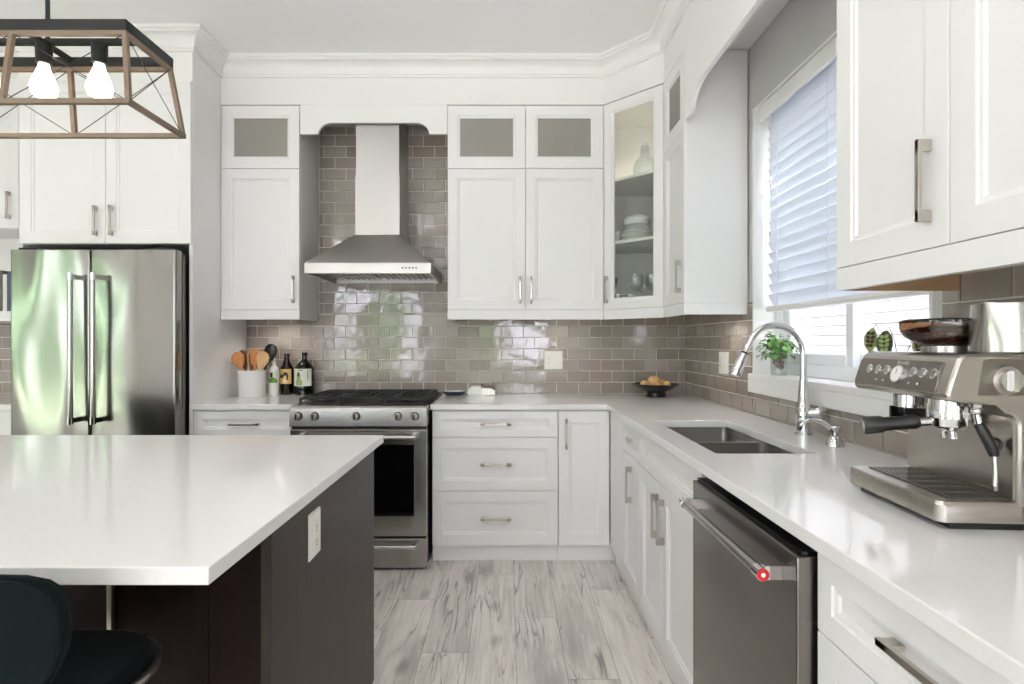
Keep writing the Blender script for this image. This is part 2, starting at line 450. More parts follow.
def glazed(name, ax, u0, u1, z0, z1, t, fr=.06, mull=(), parent_name='frame'):
    """window or glazed door: frame, mullions and panes in the plane at t"""
    r = bpy.data.objects.new(name, None); C.objects.link(r); r['kind'] = 'structure'
    r.location = (t, (u0+u1)/2, z0) if ax == 'x' else ((u0+u1)/2, t, z0)
    def bx(m, a, b, c, d, k0, k1):
        if ax == 'x': m.box(t+k0, t+k1, a, b, c, d)
        else: m.box(a, b, t+k0, t+k1, c, d)
    m = MB(); bx(m, u0, u0+fr, z0, z1, -.035, .035); bx(m, u1-fr, u1, z0, z1, -.035, .035)
    bx(m, u0+fr, u1-fr, z0, z0+fr, -.035, .035); bx(m, u0+fr, u1-fr, z1-fr, z1, -.035, .035)
    for q in mull: bx(m, q-.05, q+.05, z0+fr, z1-fr, -.03, .03)
    obj('frame', m, 'vinyl', r, bevel=.004)
    es = [u0+fr]+[e for q in mull for e in (q-.05, q+.05)]+[u1-fr]
    for a, b in zip(es[::2], es[1::2]):
        m = MB(); bx(m, a, b, z0+fr, z1-fr, -.002, .002); obj('pane', m, 'pane', r)
    return r
glazed('door_1', 'y', -3.81, -1.91, .06, 2.6, YB-.08, .09, (-2.86,))
glazed('fill_window', 'y', -.75, .95, .7, 2.4, YB-.08, .06, (.1,))  # unseen extra opening, added for frontal fill light
glazed('window_3', 'x', -2.7, .1, .15, 2.55, XL-.08, .07, (-1.3,))

# kitchen window: fixed frame, two sashes, painted recess, deep sill board
W1 = bpy.data.objects.new('window_1', None); C.objects.link(W1); W1['kind'] = 'structure'; W1.location = (1.37, 2.177, WIN[2])
y0, y1, z0, z1 = WIN
m = MB(); T = .012
m.box(XW+.0, 1.40, y1-T, y1-.0005, z0, z1); m.box(XW+.0, 1.40, y0+.0005, y0+T, z0, z1); m.box(XW, 1.40, y0+T, y1-T, z1-T, z1-.0005)
obj('reveal', m, 'trim', W1)
m = MB(); A, B = 1.345, 1.415
m.box(A, B, y1-T-.05, y1-T, z0, z1-T); m.box(A, B, y0+T, y0+T+.05, z0, z1-T)
m.box(A, B, y0+T+.05, y1-T-.05, z0, z0+.055); m.box(A, B, y0+T+.05, y1-T-.05, z1-.07, z1-T)
obj('frame', m, 'vinyl', W1, bevel=.004)
def sash(ya, yb, xa, xb, st):
    m = MB(); za, zb = z0+.055, z1-.07
    m.box(xa, xb, ya, ya+st, za, zb); m.box(xa, xb, yb-st, yb, za, zb); m.box(xa, xb, ya+st, yb-st, za, za+st); m.box(xa, xb, ya+st, yb-st, zb-st, zb)
    s_ = obj('sash', m, 'vinyl', W1, bevel=.004)
    m = MB(); m.box((xa+xb)/2-.002, (xa+xb)/2+.002, ya+st, yb-st, za+st, zb-st); obj('pane', m, 'pane', s_)
sash(2.165, y1-T-.05, 1.362, 1.392, .048)
sash(y0+T+.05, 2.235, 1.392, 1.412, .055)
m = MB(); m.box(XW-.034, XW+.0075, y0-.03, y1-.02, 1.090, z0); m.box(XW+.0075, 1.43, y0+.0005, y1-.0005, 1.0855, z0); m.box(XW-.034, XW-.002, y0-.03, y1-.02, 1.026, 1.090)
obj('window_sill', m, 'trim', W1, bevel=.004)

struct('sky_block_mass', MB().box(XL-.15, 1.55, YB-.15, 12, ZCEIL+.07, 6.6).box(XL-.15, 1.55, 4.02, 12, -.6, ZCEIL+.07).box(1.55, 2.25, YB-.15, 12, 6.5, 6.6), 'palewall')  # unseen upper mass and overhang, added to block sky from the siding
# outside the kitchen window: neighbour's lap-sided wall; garden behind the rooms
hs = thing('neighbour_house', 'white lap-sided house wall outside the kitchen window', 'house', (3.9, 2.6, -.6))
obj('sky_block_eave', MB().box(2.62, 4.05, -3, 12, 5.2, 5.35), 'vinyl', hs)  # out of view, drawn wide to cut skylight on the siding
m = MB(); pitch = .115; z = -.6
while z < 5.2:
    m.box(3.9, 4.05, -3, 12, z, z+pitch*.985)
    i = len(m.v)-8
    for k in (0, 3): m.v[i+k] = m.v[i+k]+Vector((-.018, 0, 0))
    z += pitch
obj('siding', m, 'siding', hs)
m = MB(); m.box(3.84, 3.91, 3.05, 3.17, -.6, 5.2); obj('corner_board', m, 'vinyl', hs)
struct('ground', MB().box(XL-.2, 30, -30, YB-.2, -.14, -.08).box(1.5, 3.9, YB-.2, 12, -.66, -.6), 'lawn')
struct('lawn', MB().box(-30, XL-.2, -30, 12, -.14, -.08), 'grass')
random.seed(3)
hedge_spots = [(-11.0+3.3*i, -11.5+random.uniform(-.8, .8)) for i in range(5)]+[(-13.5+random.uniform(-.3, .3), -6+3.3*i) for i in range(4)]
hd = None
def shrub():
    m = MB(); m.cyl((0, 0, 0), (0, 0, .9), .09, .06, 10)
    root = thing('garden_tree', 'round green garden tree seen only in reflections behind the patio door', 'tree', (0, 0, 0), 'garden trees')
    obj('trunk', m, 'stem', root)
    m = MB()
    for k in range(26):
        a = random.uniform(0, 2*PI); h = random.uniform(.7, 3.0); q = .95*math.sin(min(1, (h-.4)/2.7)*PI)**.6
        m.ball((q*math.cos(a)*random.uniform(.3, 1), q*math.sin(a)*random.uniform(.3, 1), h), random.uniform(.35, .6), seg=10, rings=6)
    obj('foliage', m, 'hedge', root, smooth=True)
    return root
hd = shrub()
for i, (x, y) in enumerate(hedge_spots):
    o = hd if i == 0 else dup(hd, (x, y, -.08), random.uniform(0, 6))
    o.location = (x, y, -.08)
    if x < -13: o.location.x = -10.2; o.scale = (1.25, 1.25, 1.35)

# ------------------------------------------------------------------ bulkhead, crown, arches
path = [(-4.3, 3.478), (-2.812, 3.478), (-2.812, 3.165), (-1.81, 3.165), (-1.81, 3.478), (.6115, 3.478), (.908, 3.1815), (.908, -2.0)]
struct('trim_1', MB().prism(path+[(XW+.008, -2.0), (XW+.008, YW+.008), (-4.3, YW+.008)], ZUT+.006, ZCEIL), 'trim')
def sweep(path, prof):
    m = MB(); P = [Vector((x, y)) for x, y in path]; L = []
    for i, p in enumerate(P):
        ns = []
        if i > 0: d = (P[i]-P[i-1]).normalized(); ns.append(Vector((d.y, -d.x)))
        if i < len(P)-1: d = (P[i+1]-P[i]).normalized(); ns.append(Vector((d.y, -d.x)))
        n = sum(ns, Vector((0, 0))).normalized(); k = 1/max(.3, n.dot(ns[0]))
        L.append([(p.x+n.x*k*o, p.y+n.y*k*o, z) for o, z in prof])
    return m.loops(L)
cp = [(-.004, 2.944), (.012, 2.944), (.013, 2.955), (.02, 2.958), (.021, 2.966)]
for k in range(7):
    a = PI/2*k/6; cp.append((.024+.052*(1-math.cos(a)), 2.97+.050*math.sin(a)))
cp += [(.082, 3.022), (.083, 3.03), (.094, 3.032), (.1, 3.038), (.1, ZCEIL), (-.004, ZCEIL)]
struct('trim_2', sweep(path, cp), 'trim', smooth=30)

def arch(u0, u1, zl, zh, ztop, flat, run):
    """valance board outline: short flat ends, quarter curves up to a raised middle"""
    o = [(u0, ztop), (u0, zl), (u0+flat, zl)]
    for k in range(9):
        a = PI/2*k/8; o.append((u0+flat+run*(1-math.cos(a)), zl+(zh-zl)*math.sin(a)))
    for k in range(9):
        a = PI/2*(8-k)/8; o.append((u1-flat-run*(1-math.cos(a)), zl+(zh-zl)*math.sin(a)))
    return o+[(u1-flat, zl), (u1, zl), (u1, ztop)]
struct('trim_3', MB().prism(arch(-1.308, -.378, 2.588, 2.660, ZUT+.005, .115, .085), 3.478, 3.500, 'y'), 'trim')
struct('trim_4', MB().prism(arch(1.515, 2.808, 2.404, 2.514, ZUT+.005, .09, .17), .908, .930, 'x'), 'trim')

# ------------------------------------------------------------------ tiled backsplash
def tiles(T, rects, u_even, pitch=.1542, rowh=.0781, z0=ZC, seed=1):
    """running-bond tiles clipped to the rectangles; T maps (u, z, outward) to the room"""
    rnd = random.Random(seed); m = MB(); m.T = T; g = .0018
    for (ua, ub, za, zb) in rects:
        r = 0
        while z0+r*rowh < zb-.004:
            a, b = max(za, z0+r*rowh), min(zb, z0+(r+1)*rowh)
            if b-a > .004:
                off = u_even+(pitch/2 if r % 2 else 0)
                k = math.floor((ua-off)/pitch)
                while off+k*pitch < ub:
                    c, d = max(ua, off+k*pitch), min(ub, off+(k+1)*pitch)
                    if d-c > .005:
                        e = .0013; j = [rnd.uniform(-.0005, .0005) for _ in range(4)]
                        lo = [(c+g, a+g, 0), (d-g, a+g, 0), (d-g, b-g, 0), (c+g, b-g, 0)]
                        hi = [(c+g+e, a+g+e, .0055+j[0]), (d-g-e, a+g+e, .0055+j[1]), (d-g-e, b-g-e, .0055+j[2]), (c+g+e, b-g-e, .0055+j[3])]
                        m.loops([lo, hi], cap0=False)
                    k += 1
            r += 1
    return m
back_rects = [(-1.81, XW, ZC, 1.4725), (-1.306, -.38, 1.4725, ZUT), (-4.3, -2.835, ZC, 1.4725)]
mb = tiles(lambda p: Vector((p.x, YW+.006-p.z, p.y)), back_rects, .8077-6*.1542, seed=4)
struct('wall_back_tile', mb, 'tile', recalc=True)
right_rects = [(2.76, YW, ZC, 1.48), (1.52, 2.76, ZC, 1.0255), (-1.5, 1.56, ZC, 1.48)]
mb = tiles(lambda p: Vector((XW+.006-p.z, p.x, p.y)), right_rects, 3.3446, seed=9)
struct('wall_right_tile', mb, 'tile')
m = MB()
for a, b, c, d in back_rects: m.box(a, b, YW+.0042, YW+.0079, c, d)
struct('wall_back_grout', m, 'grout')
m = MB()
for a, b, c, d in right_rects: m.box(XW+.0042, XW+.0079, a, b, c, d)
struct('wall_right_grout', m, 'grout')

# ------------------------------------------------------------------ cabinet helpers
def frame(o, U, W):
    o = Vector(o); U = Vector(U).normalized(); W = Vector(W).normalized(); Z = Vector((0, 0, 1))
    return lambda p: o+U*p.x+Z*p.y+W*p.z
def shaker(F, w, h, t=.02, st=.06, glass=False):
    m = MB(); m.T = F
    R = lambda i, d: [(i, i, d), (w-i, i, d), (w-i, h-i, d), (i, h-i, d)]
    L = [R(0, 0), R(0, t-.0015), R(.0015, t), R(st, t), R(st+.003, t-.004), R(st+.012, t-.005), R(st+.016, t-.010)]
    if not glass: return m.loops(L)
    L.append(R(st+.016, 0)); m.loops(L, cap0=False, cap1=False)
    a = [m.P(p) for p in R(0, 0)]; b = [m.P(p) for p in R(st+.016, 0)]
    for k in range(4): m.F(a[k], b[k], b[(k+1) % 4], a[(k+1) % 4])
    return m
def slab(F, w, h, t=.02):
    m = MB(); m.T = F
    R = lambda i, d: [(i, i, d), (w-i, i, d), (w-i, h-i, d), (i, h-i, d)]
    return m.loops([R(0, 0), R(0, t-.0015), R(.0015, t)])
def bar_handle(F, u, v, L, vert, t=.02, parent=None, mat='nickel'):
    """flat bar pull on two block feet, centred at u,v on the door face"""
    m = MB(); m.T = F; b = .006; s = .030
    for k in (-1, 1):
        e = k*(L/2-.0125)
        if vert: m.box(u-b+.001, u+b-.001, v+e-.0125, v+e+.0125, t, t+s)
        else: m.box(u+e-.0125, u+e+.0125, v-b+.001, v+b-.001, t, t+s)
    if vert: m.box(u-b, u+b, v-L/2, v+L/2, t+s-.009, t+s)
    else: m.box(u-L/2, u+L/2, v-b, v+b, t+s-.009, t+s)
    return obj('handle', m, mat, parent, bevel=.001)
def door(F, w, h, parent, kind='door', st=.06, handle=None, g=.0015):
    """door or drawer front leaving a shadow gap; handle=(u, v, length, vertical)"""
    G = lambda p: F(p+Vector((g, g, 0)))
    d = obj(kind, shaker(G, w-2*g, h-2*g, st=st), 'white', parent, bevel=0)
    if handle: bar_handle(F, *handle, parent=d)
    return d
def glass_door(F, w, h, parent, st, pane, handle=None, g=.0015):
    G = lambda p: F(p+Vector((g, g, 0)))
    d = obj('door', shaker(G, w-2*g, h-2*g, st=st, glass=True), 'white', parent)
    m = MB(); m.T = F; m.box(st+.01, w-st-.01, st+.01, h-st-.01, .006, .009); obj('pane', m, pane, d)
    if handle: bar_handle(F, *handle, parent=d)
    return d
def carcass(F, w, d, z0, z1, parent, top=True, mat='white', t=.016):
    """open-fronted box behind the fronts: sides, floor, back (and top)"""
    m = MB(); m.T = F
    m.box(0, t, z0, z1, -d, -.0005); m.box(w-t, w, z0, z1, -d, -.0005); m.box(t, w-t, z0, z0+t, -d, -.0005); m.box(t, w-t, z0+t, z1, -d, -d+t)
    if top: m.box(t, w-t, z1-t, z1, -d+t, -.0005)
    return obj('carcass', m, mat, parent)
BACK = lambda x, z=0: frame((x, YF+.02, z), (1, 0, 0), (0, -1, 0))
RIGHT = lambda y, z=0: frame((XF+.02, y, z), (0, -1, 0), (-1, 0, 0))
Z0, Z1, Z2, Z3 = .10, .414, .724, .876

def toe(F, w, parent):
    m = MB(); m.T = F; m.box(0, w, .0005, .099, -.030, -.014); obj('toe_kick', m, 'white', parent)

# base run: left of range
c = thing('base_cabinet', 'white base cabinet with top drawer between the fridge panel and the range', 'cabinet', (-1.51, 3.4, 0))
F = BACK(-1.808); w_ = .594
carcass(F, w_, .62, Z0, .884, c); toe(F, w_, c)
door(BACK(-1.808, Z2), w_, Z3-Z2, c, 'drawer', .045, (w_/2, .076, .17, False))
door(BACK(-1.808, Z0), w_, Z2-Z0, c, 'door', .06, (w_-.05, .5, .17, True))
# three drawers
c = thing('drawer_cabinet', 'white three-drawer base cabinet just right of the range', 'cabinet', (-.07, 3.4, 0))
F = BACK(-.432); w_ = .726
carcass(F, w_, .62, Z0, .884, c); toe(F, w_, c)
for a, b, s_ in ((Z2, Z3, .045), (Z1, Z2, .06), (Z0, Z1, .06)):
    door(BACK(-.432, a), w_, b-a, c, 'drawer', s_, (w_/2+.005, (b-a)/2, .175, False))
# corner door
c = thing('base_cabinet', 'white narrow one-door base cabinet in the back corner, vertical pull at left', 'cabinet', (.44, 3.4, 0))
F = BACK(.296); w_ = .296
carcass(F, w_, .62, Z0, .884, c); toe(F, w_+.05, c)
door(BACK(.296, Z0), w_, Z3-Z0, c, 'door', .06, (.045, .645, .172, True))
# right run
c = thing('base_cabinet', 'white pull-out base cabinet with knob drawer, left of the sink cabinet', 'cabinet', (.9, 2.65, 0))
F = RIGHT(2.831); w_ = .361
carcass(F, .285, .59, Z0, .884, c, top=False); toe(RIGHT(3.17), .339+w_, c)
m = MB(); m.T = RIGHT(3.165, Z0); m.box(0, 3.165-2.831-.0015, 0, Z3-Z0, -.016, .02); obj('filler', m, 'white', c)
d = door(RIGHT(2.831, Z2), w_, Z3-Z2, c, 'drawer', .045)
m = MB(); q = RIGHT(2.831, Z2)
k0, k1, k2, k3 = [q(Vector((.21, .082, t))) for t in (.018, .034, .034, .046)]
m.cyl(k0, k1, .007, .006, 14); m.cyl(k1, k3, .012, .018, 18); m.cyl(k3, q(Vector((.21, .082, .050))), .018, .011, 18)
obj('knob', m, 'chrome', d, smooth=True)
door(RIGHT(2.831, Z0), w_, Z2-Z0, c, 'door', .06, (.20, .490, .172, True))
c = thing('sink_cabinet', 'white two-door base cabinet under the kitchen sink', 'cabinet', (.9, 2.08, 0))
F = RIGHT(2.47); w_ = .79
carcass(RIGHT(2.545), w_+.075, .59, Z0, .884, c, top=False); toe(F, w_, c)
door(RIGHT(2.47, Z2), w_, Z3-Z2, c, 'drawer_front', .045)
door(RIGHT(2.47, Z0), .355, Z2-Z0, c, 'door', .06, (.305, .490, .172, True))
door(RIGHT(2.115, Z0), w_-.355, Z2-Z0, c, 'door', .06, (.03, .490, .172, True))
c = thing('drawer_cabinet', 'white drawer base cabinet nearest the camera, beyond the dishwasher', 'cabinet', (.9, .76, 0))
w_ = .60; yy = 1.056
F = RIGHT(yy); carcass(F, w_, .59, Z0, .884, c); toe(F, w_, c)
door(RIGHT(yy, Z2), w_, Z3-Z2, c, 'drawer', .045, (.30, .092, .18, False))
door(RIGHT(yy, Z1), w_, Z2-Z1, c, 'drawer', .06, (.30, .155, .18, False))
door(RIGHT(yy, Z0), w_, Z1-Z0, c, 'drawer', .06, (.30, .155, .18, False))
c = thing('base_cabinet', 'white base cabinet left of the fridge, under the far-left counter', 'cabinet', (-3.4, 3.4, 0))
F = BACK(-4.2); carcass(F, 1.36, .62, Z0, .884, c); toe(F, 1.36, c)
for k in range(2): door(BACK(-4.2+.68*k, Z0), .68, Z3-Z0, c, 'door', .06, (.63 if k == 0 else .05, .64, .17, True))

# ------------------------------------------------------------------ worktops
xs = [-.441, .575, .676, 1.0, XW]; ys = [-1.2, 1.773, 2.507, 3.15, YW]
o = obj('countertop', MB().cells(xs, ys, lambda i, j: (j == 3) or (i >= 1 and not (i == 2 and j == 1)), ZC-.03, ZC), 'quartz', bevel=.0025)
tag(o, 'white quartz L-shaped countertop around the sink and back corner', 'countertop')
o = obj('countertop', MB().box(-1.8095, -1.2105, 3.15, YW, ZC-.03, ZC), 'quartz', bevel=.0025)
tag(o, 'short white quartz countertop between fridge panel and range', 'countertop')
o = obj('countertop', MB().box(-4.2, -2.835, 3.15, YW, ZC-.03, ZC), 'quartz', bevel=.0025)
tag(o, 'white quartz countertop left of the fridge', 'countertop')
o = obj('island_countertop', MB().box(-2.9, -.4765, .879, 2.1235, ZC-.029, ZC), 'quartz', bevel=.002)
tag(o, 'large white quartz island countertop in the left foreground', 'countertop')

# ------------------------------------------------------------------ island
isl = thing('kitchen_island', 'dark espresso-stained island base under the white island top', 'island', (-1.6, 1.62, 0))
obj('end_panel', MB().box(-.524, -.502, 1.170, 2.076, .0005, ZC-.0295), 'espresso', isl, bevel=.001)
m = MB(); x = -.528
for wd in (.12, .20, .30, .30, .30, .30, .30, .28):
    m.box(x-wd+.0015, x, 1.192, 1.21, .0005, ZC-.0295); x -= wd
obj('back_panel', m, 'espresso_back', isl, bevel=.001)
obj('cabinet_body', MB().box(-2.8, -.526, 1.212, 2.05, .10, ZC-.03), 'espresso', isl)
obj('toe_kick', MB().box(-2.8, -.526, 1.25, 2.0, .0005, .0995), 'black', isl)
for k in range(4):
    F = frame((-.53-.565*k, 2.051, .10), (-1, 0, 0), (0, 1, 0))
    obj('door', shaker(F, .56, .78), 'espresso', isl)
b = thing('support_bracket', 'thin steel bracket holding up the island overhang', 'bracket', (-.853, 1.19, .65))
m = MB(); m.box(-.858, -.848, 1.178, 1.1915, .655, .8855); m.box(-.858, -.848, .96, 1.178, .876, .8855)
obj('flat_bar', m, 'nickel', b, bevel=.001)

def outlet(name, label, F, w, h, gang, cat='outlet'):
    r = thing(name, label, cat, F(Vector((w/2, 0, 0))))
    m = MB(); m.T = F
    R = lambda i, d: [(i, i, d), (w-i, i, d), (w-i, h-i, d), (i, h-i, d)]
    m.loops([R(0, 0), R(0, .003), R(.003, .006)]); obj('cover_plate', m, 'plastic_w', r)
    for k in range(gang):
        cx = w*(k+.5)/gang
        m = MB(); m.T = F
        if k % 2 == 0:
            m.box(cx-.0165, cx+.0165, h/2-.033, h/2+.033, .006, .009); d = obj('socket', m, 'plastic_w', r, bevel=.001)
            m = MB(); m.T = F
            for v in (-.018, .018):
                for s_ in (-.006, .006): m.box(cx+s_-.001, cx+s_+.001, h/2+v-.004, h/2+v+.005, .009, .0093)
                m.box(cx-.002, cx+.002, h/2+v-.012, h/2+v-.008, .009, .0093)
            obj('slots', m, 'label_d', d)
        else:
            m.box(cx-.0165, cx+.0165, h/2-.033, h/2+.033, .006, .009); obj('rocker_switch', m, 'plastic_w', r, bevel=.001)
    return r
outlet('outlet', 'white wall outlet on the dark end panel of the island', frame((-.502, 1.388, .719), (0, 1, 0), (1, 0, 0)), .078, .118, 1)
outlet('outlet', 'white double-gang outlet on the grey tile of the back wall', frame((.257, YW-.0002, 1.083), (1, 0, 0), (0, -1, 0)), .13, .128, 2)
outlet('outlet', 'white double-gang outlet on the window-side tile, beside the faucet head', frame((XW-.0002, 3.186, 1.09), (0, -1, 0), (-1, 0, 0)), .13, .128, 2)

# ------------------------------------------------------------------ wall cabinets
UB = lambda x, z=0: frame((x, YU+.02, z), (1, 0, 0), (0, -1, 0))
UR = lambda y, z=0: frame((XU+.02, y, z), (0, -1, 0), (-1, 0, 0))
def rail(F, w, d, parent, left=False, right=False, under=True, lmat='white'):
    m = MB(); m.T = F
    m.box(0, w, ZU0, ZUB-.0005, -.002, .019)
    if left: m.box(0, .018, ZU0, ZUB-.0005, -d, -.002)
    if right: m.box(w-.018, w, ZU0, ZUB-.0005, -d, -.002)
    obj('light_rail', m, 'white', parent, bevel=.001)
    if under:
        m = MB(); m.T = F; m.box(.001, w-.001, ZUB-.0055, ZUB-.0006, -d+.001, -.0025)
        obj('bottom_panel', m, lmat, parent)
D = YW-YU-.022
SG = .078
c = thing('wall_cabinet', 'white wall cabinet left of the range hood, frosted window above', 'cabinet', (-1.56, 3.65, ZU0))
w_ = .497; F = UB(-1.8085); carcass(F, w_, D, ZUB, ZUT, c); rail(F, w_, D, c, right=True)
door(UB(-1.8085, ZUB), w_, ZUM-ZUB, c, 'door', .06, (w_-.035, .13, .17, True))
glass_door(UB(-1.8085, ZUM), w_, ZUT-ZUM, c, SG-.016, 'frost')
c = thing('wall_cabinet', 'white two-door wall cabinet right of the range hood, two frosted windows above', 'cabinet', (.12, 3.65, ZU0))
x0_ = -.376; w_ = .986; F = UB(x0_); carcass(F, w_, D, ZUB, ZUT, c); rail(F, w_, D, c, left=True)
for k in range(2):
    door(UB(x0_+k*w_/2, ZUB), w_/2, ZUM-ZUB, c, 'door', .06, (w_/2-.035 if k == 0 else .035, .125, .17, True))
    glass_door(UB(x0_+k*w_/2, ZUM), w_/2, ZUT-ZUM, c, SG-.016, 'frost')

# diagonal corner cabinet with glass door
c = thing('corner_cabinet', 'white diagonal corner wall cabinet with clear glass door showing dishes', 'cabinet', (.95, 3.55, ZU0))
s2 = 1/math.sqrt(2)
DG = lambda z=0, off=0: frame((.6115+.02*s2+off*s2, 3.475+.02*s2+off*s2, z), (1, -1, 0), (-1, -1, 0))
dw = math.hypot(.2935, .2935)
poly = [(.6115, 3.49), (.6115, YW-.002), (XW-.002, YW-.002), (XW-.002, 3.1835), (.919, 3.1835), (.927, 3.19), (.632, 3.487)]
pin = [(.63, 3.50), (.63, YW-.018), (XW-.018, YW-.018), (XW-.018, 3.20), (.934, 3.20), (.634, 3.50)]
m = MB()
m.prism(poly, ZUB, ZUB+.016); m.prism(poly, ZUT-.016, ZUT)
for k in range(4): # side and back walls
    a, b = poly[k], poly[k+1]
    dx, dy = b[0]-a[0], b[1]-a[1]; l = math.hypot(dx, dy); nx, ny = dy/l*.014, -dx/l*.014
    m.prism([a, b, (b[0]+nx, b[1]+ny), (a[0]+nx, a[1]+ny)], ZUB+.016, ZUT-.016)
obj('carcass', m, 'inside', c)
for zz in (1.905, 2.298):
    obj('shelf', MB().prism(pin, zz-.018, zz), 'inside', c, bevel=.001)
glass_door(DG(ZUB), dw, ZUT-ZUB, c, .058-.016+.012, 'pane', (.026, .125, .17, True))
m = MB(); m.T = DG(); m.box(0, dw, ZU0, ZUB-.0005, -.002, .019); obj('light_rail', m, 'white', c)
# narrow cabinet on the window wall
c = thing('wall_cabinet', 'white narrow wall cabinet with side panel next to the window blind', 'cabinet', (1.05, 2.99, ZU0))
w_ = .368; F = UR(3.1805); Dr = XW-XU-.022
carcass(F, w_, Dr, ZUB, ZUT, c)
rail(F, w_, Dr, c, right=True)
door(UR(3.1805, ZUB), w_, ZUM-ZUB, c, 'door', .06, (w_-.05, .14, .17, True))
glass_door(UR(3.1805, ZUM), w_, ZUT-ZUM, c, SG-.016, 'frost')
# near cabinet pair
c = thing('wall_cabinet', 'white two-door wall cabinet with long pull above the espresso machine', 'cabinet', (1.05, 1.1, ZU0))
w_ = .387+.56; F = UR(1.513)
carcass(F, w_, Dr, ZUB, ZUT, c); rail(F, w_, Dr, c)
for ya, wd in ((1.513, .387), (1.1255, .56)):
    door(UR(ya, ZUB), wd, ZUM-ZUB, c, 'door', .062, (wd-.05, .145, .175, True))
    glass_door(UR(ya, ZUM), wd, ZUT-ZUM, c, SG-.016, 'frost')
m = MB(); m.T = F; m.box(0, .018, ZU0, ZUB-.0062, -Dr, -.003); obj('end_panel', m, 'wood_under', c, label='raw wood edge under the cabinet')
# fridge surround
c = thing('fridge_cabinet', 'white built-in fridge surround: two-door cabinet above and tall side panels', 'cabinet', (-2.31, 3.5, 0))
for xa, xb in ((-1.832, -1.8105), (-2.812, -2.790)):
    obj('side_panel', MB().box(xa, xb, 3.1705, YW-.001, .0005, ZUT+.0057), 'white', c, bevel=.001)
xa, xb = -2.7890, -1.8110; w_ = xb-xa; FG = lambda u, z=0: frame((u, 3.17, z), (1, 0, 0), (0, -1, 0))
carcass(FG(xa+.0005), -1.8325-xa-.0005, .64, 1.836, ZUT, c)
for k in range(2):
    door(FG(xa+k*w_/2, 1.836), w_/2, ZUT-1.836, c, 'door', .06, (w_/2-.05 if k == 0 else .04, .130, .17, True))
c = thing('wall_cabinet', 'white wall cabinet left of the fridge with open book shelf below', 'cabinet', (-3.5, 3.65, 1.4))
xa, xb = -4.2, -3.085; w_ = xb-xa
carcass(UB(xa), w_, D, 1.99, ZUT, c)
door(UB(xa, 1.99), w_-.42, ZUT-1.99, c, 'door', .06); door(UB(xb-.42, 1.99), .42, ZUT-1.99, c, 'door', .06, (.365, .145, .17, True))
m = MB(); m.box(xa, -2.8135, YU, YW-.0005, 1.405, 1.468); m.box(xa, -2.8135, YW-.012, YW-.0005, 1.469, 1.989); obj('open_shelf', m, 'white', c, bevel=.001)
x = -3.30
for i, (t, h) in enumerate(((.03, .25), (.022, .21), (.034, .26), (.026, .235), (.04, .255), (.024, .22), (.03, .245), (.022, .20))):
    r = thing('book', '%s book on the open shelf left of the fridge' % ('tall', 'slim', 'thick', 'narrow', 'wide', 'thin', 'upright', 'short')[i], 'book', (x+t/2, 3.58, 1.468), 'books on the open shelf')
    m = MB(); m.box(x, x+.003, 3.50, 3.68, 1.4685, 1.468+h); m.box(x+t-.003, x+t, 3.50, 3.68, 1.4685, 1.468+h); m.box(x+.003, x+t-.003, 3.50, 3.503, 1.4685, 1.468+h)
    obj('cover', m, BOOKS[i % 7], r, bevel=.001)
    obj('pages', MB().box(x+.0032, x+t-.0032, 3.5035, 3.676, 1.471, 1.464+h), 'plastic_w', r)
    x += t+.0015

# ------------------------------------------------------------------ under-cabinet and in-cabinet puck lights
def puck(x, y, z, label, power):
    r = thing('puck_light', label, 'light', (x, y, z-.012))
    m = MB(); m.lathe([(.032, 0), (.034, -.004), (.034, -.012), (.024, -.012), (.024, -.009)], (x, y, z), 24, cap0=True, cap1=True); obj('housing', m, 'nickel', r, smooth=True)
    m = MB(); m.lathe([(.023, -.0095), (.02, -.0115)], (x, y, z), 20); obj('lens', m, 'puck', r)
    l = bpy.data.lights.new('puck_lamp', 'SPOT'); l.energy = power; l.color = (1, .93, .85); l.spot_size = 2.4; l.spot_blend = .6; l.shadow_soft_size = .02
    o = bpy.data.objects.new('puck_lamp', l); C.objects.link(o); o.location = (x, y, z-.02)
    return r
puck(-1.53, 3.68, ZUB-.006, 'round puck light under the wall cabinet left of the hood', 2.2)
puck(1.10, 2.93, ZUB-.006, 'round puck light under the narrow cabinet by the window', 2.2)
puck(1.0, 3.5, ZUT-.0165, 'round puck light inside the top of the glass corner cabinet', 5.5)
puck(.35, 3.68, ZUB-.006, 'round puck light under the two-door cabinet right of the hood', 1.0)

# ------------------------------------------------------------------ refrigerator
fr = thing('refrigerator', 'stainless steel french-door refrigerator between tall white panels', 'refrigerator', (-2.303, 3.4, 0))
fx0, fx1, fm, fy = -2.758, -1.838, -2.312, 3.05
obj('cabinet_body', MB().box(fx0+.006, fx1-.006, fy+.075, 3.78, .03, 1.775), 'dw', fr, bevel=.004)
for a, b, hx in ((fx0, fm-.002, -2.375), (fm+.002, fx1, -2.252)):
    d = obj('door', MB().rbox(a, b, fy, fy+.068, .735, 1.786, .012), 'fridge', fr, smooth=True, bevel=.003)
    m = MB(); hz0, hz1 = .83, 1.645
    m.cyl((hx, fy-.060, hz0), (hx, fy-.060, hz1), .0125, seg=18)
    obj('handle', m, 'steel_v', d, smooth=True)
    for zz in (hz0+.015, hz1-.015):
        h = MB(); h.box(hx-.010, hx+.010, fy-.058, fy-.0005, zz-.013, zz+.013)
        h.cyl((hx, fy-.06, zz-.02), (hx, fy-.06, zz+.02), .0145, seg=18)
        obj('handle_bracket', h, 'chrome', d, smooth=True)
d = obj('freezer_drawer', MB().rbox(fx0, fx1, fy, fy+.068, .10, .727, .012), 'fridge', fr, smooth=True, bevel=.003)
m = MB(); m.cyl((fx0+.08, fy-.055, .66), (fx1-.08, fy-.055, .66), .0125)
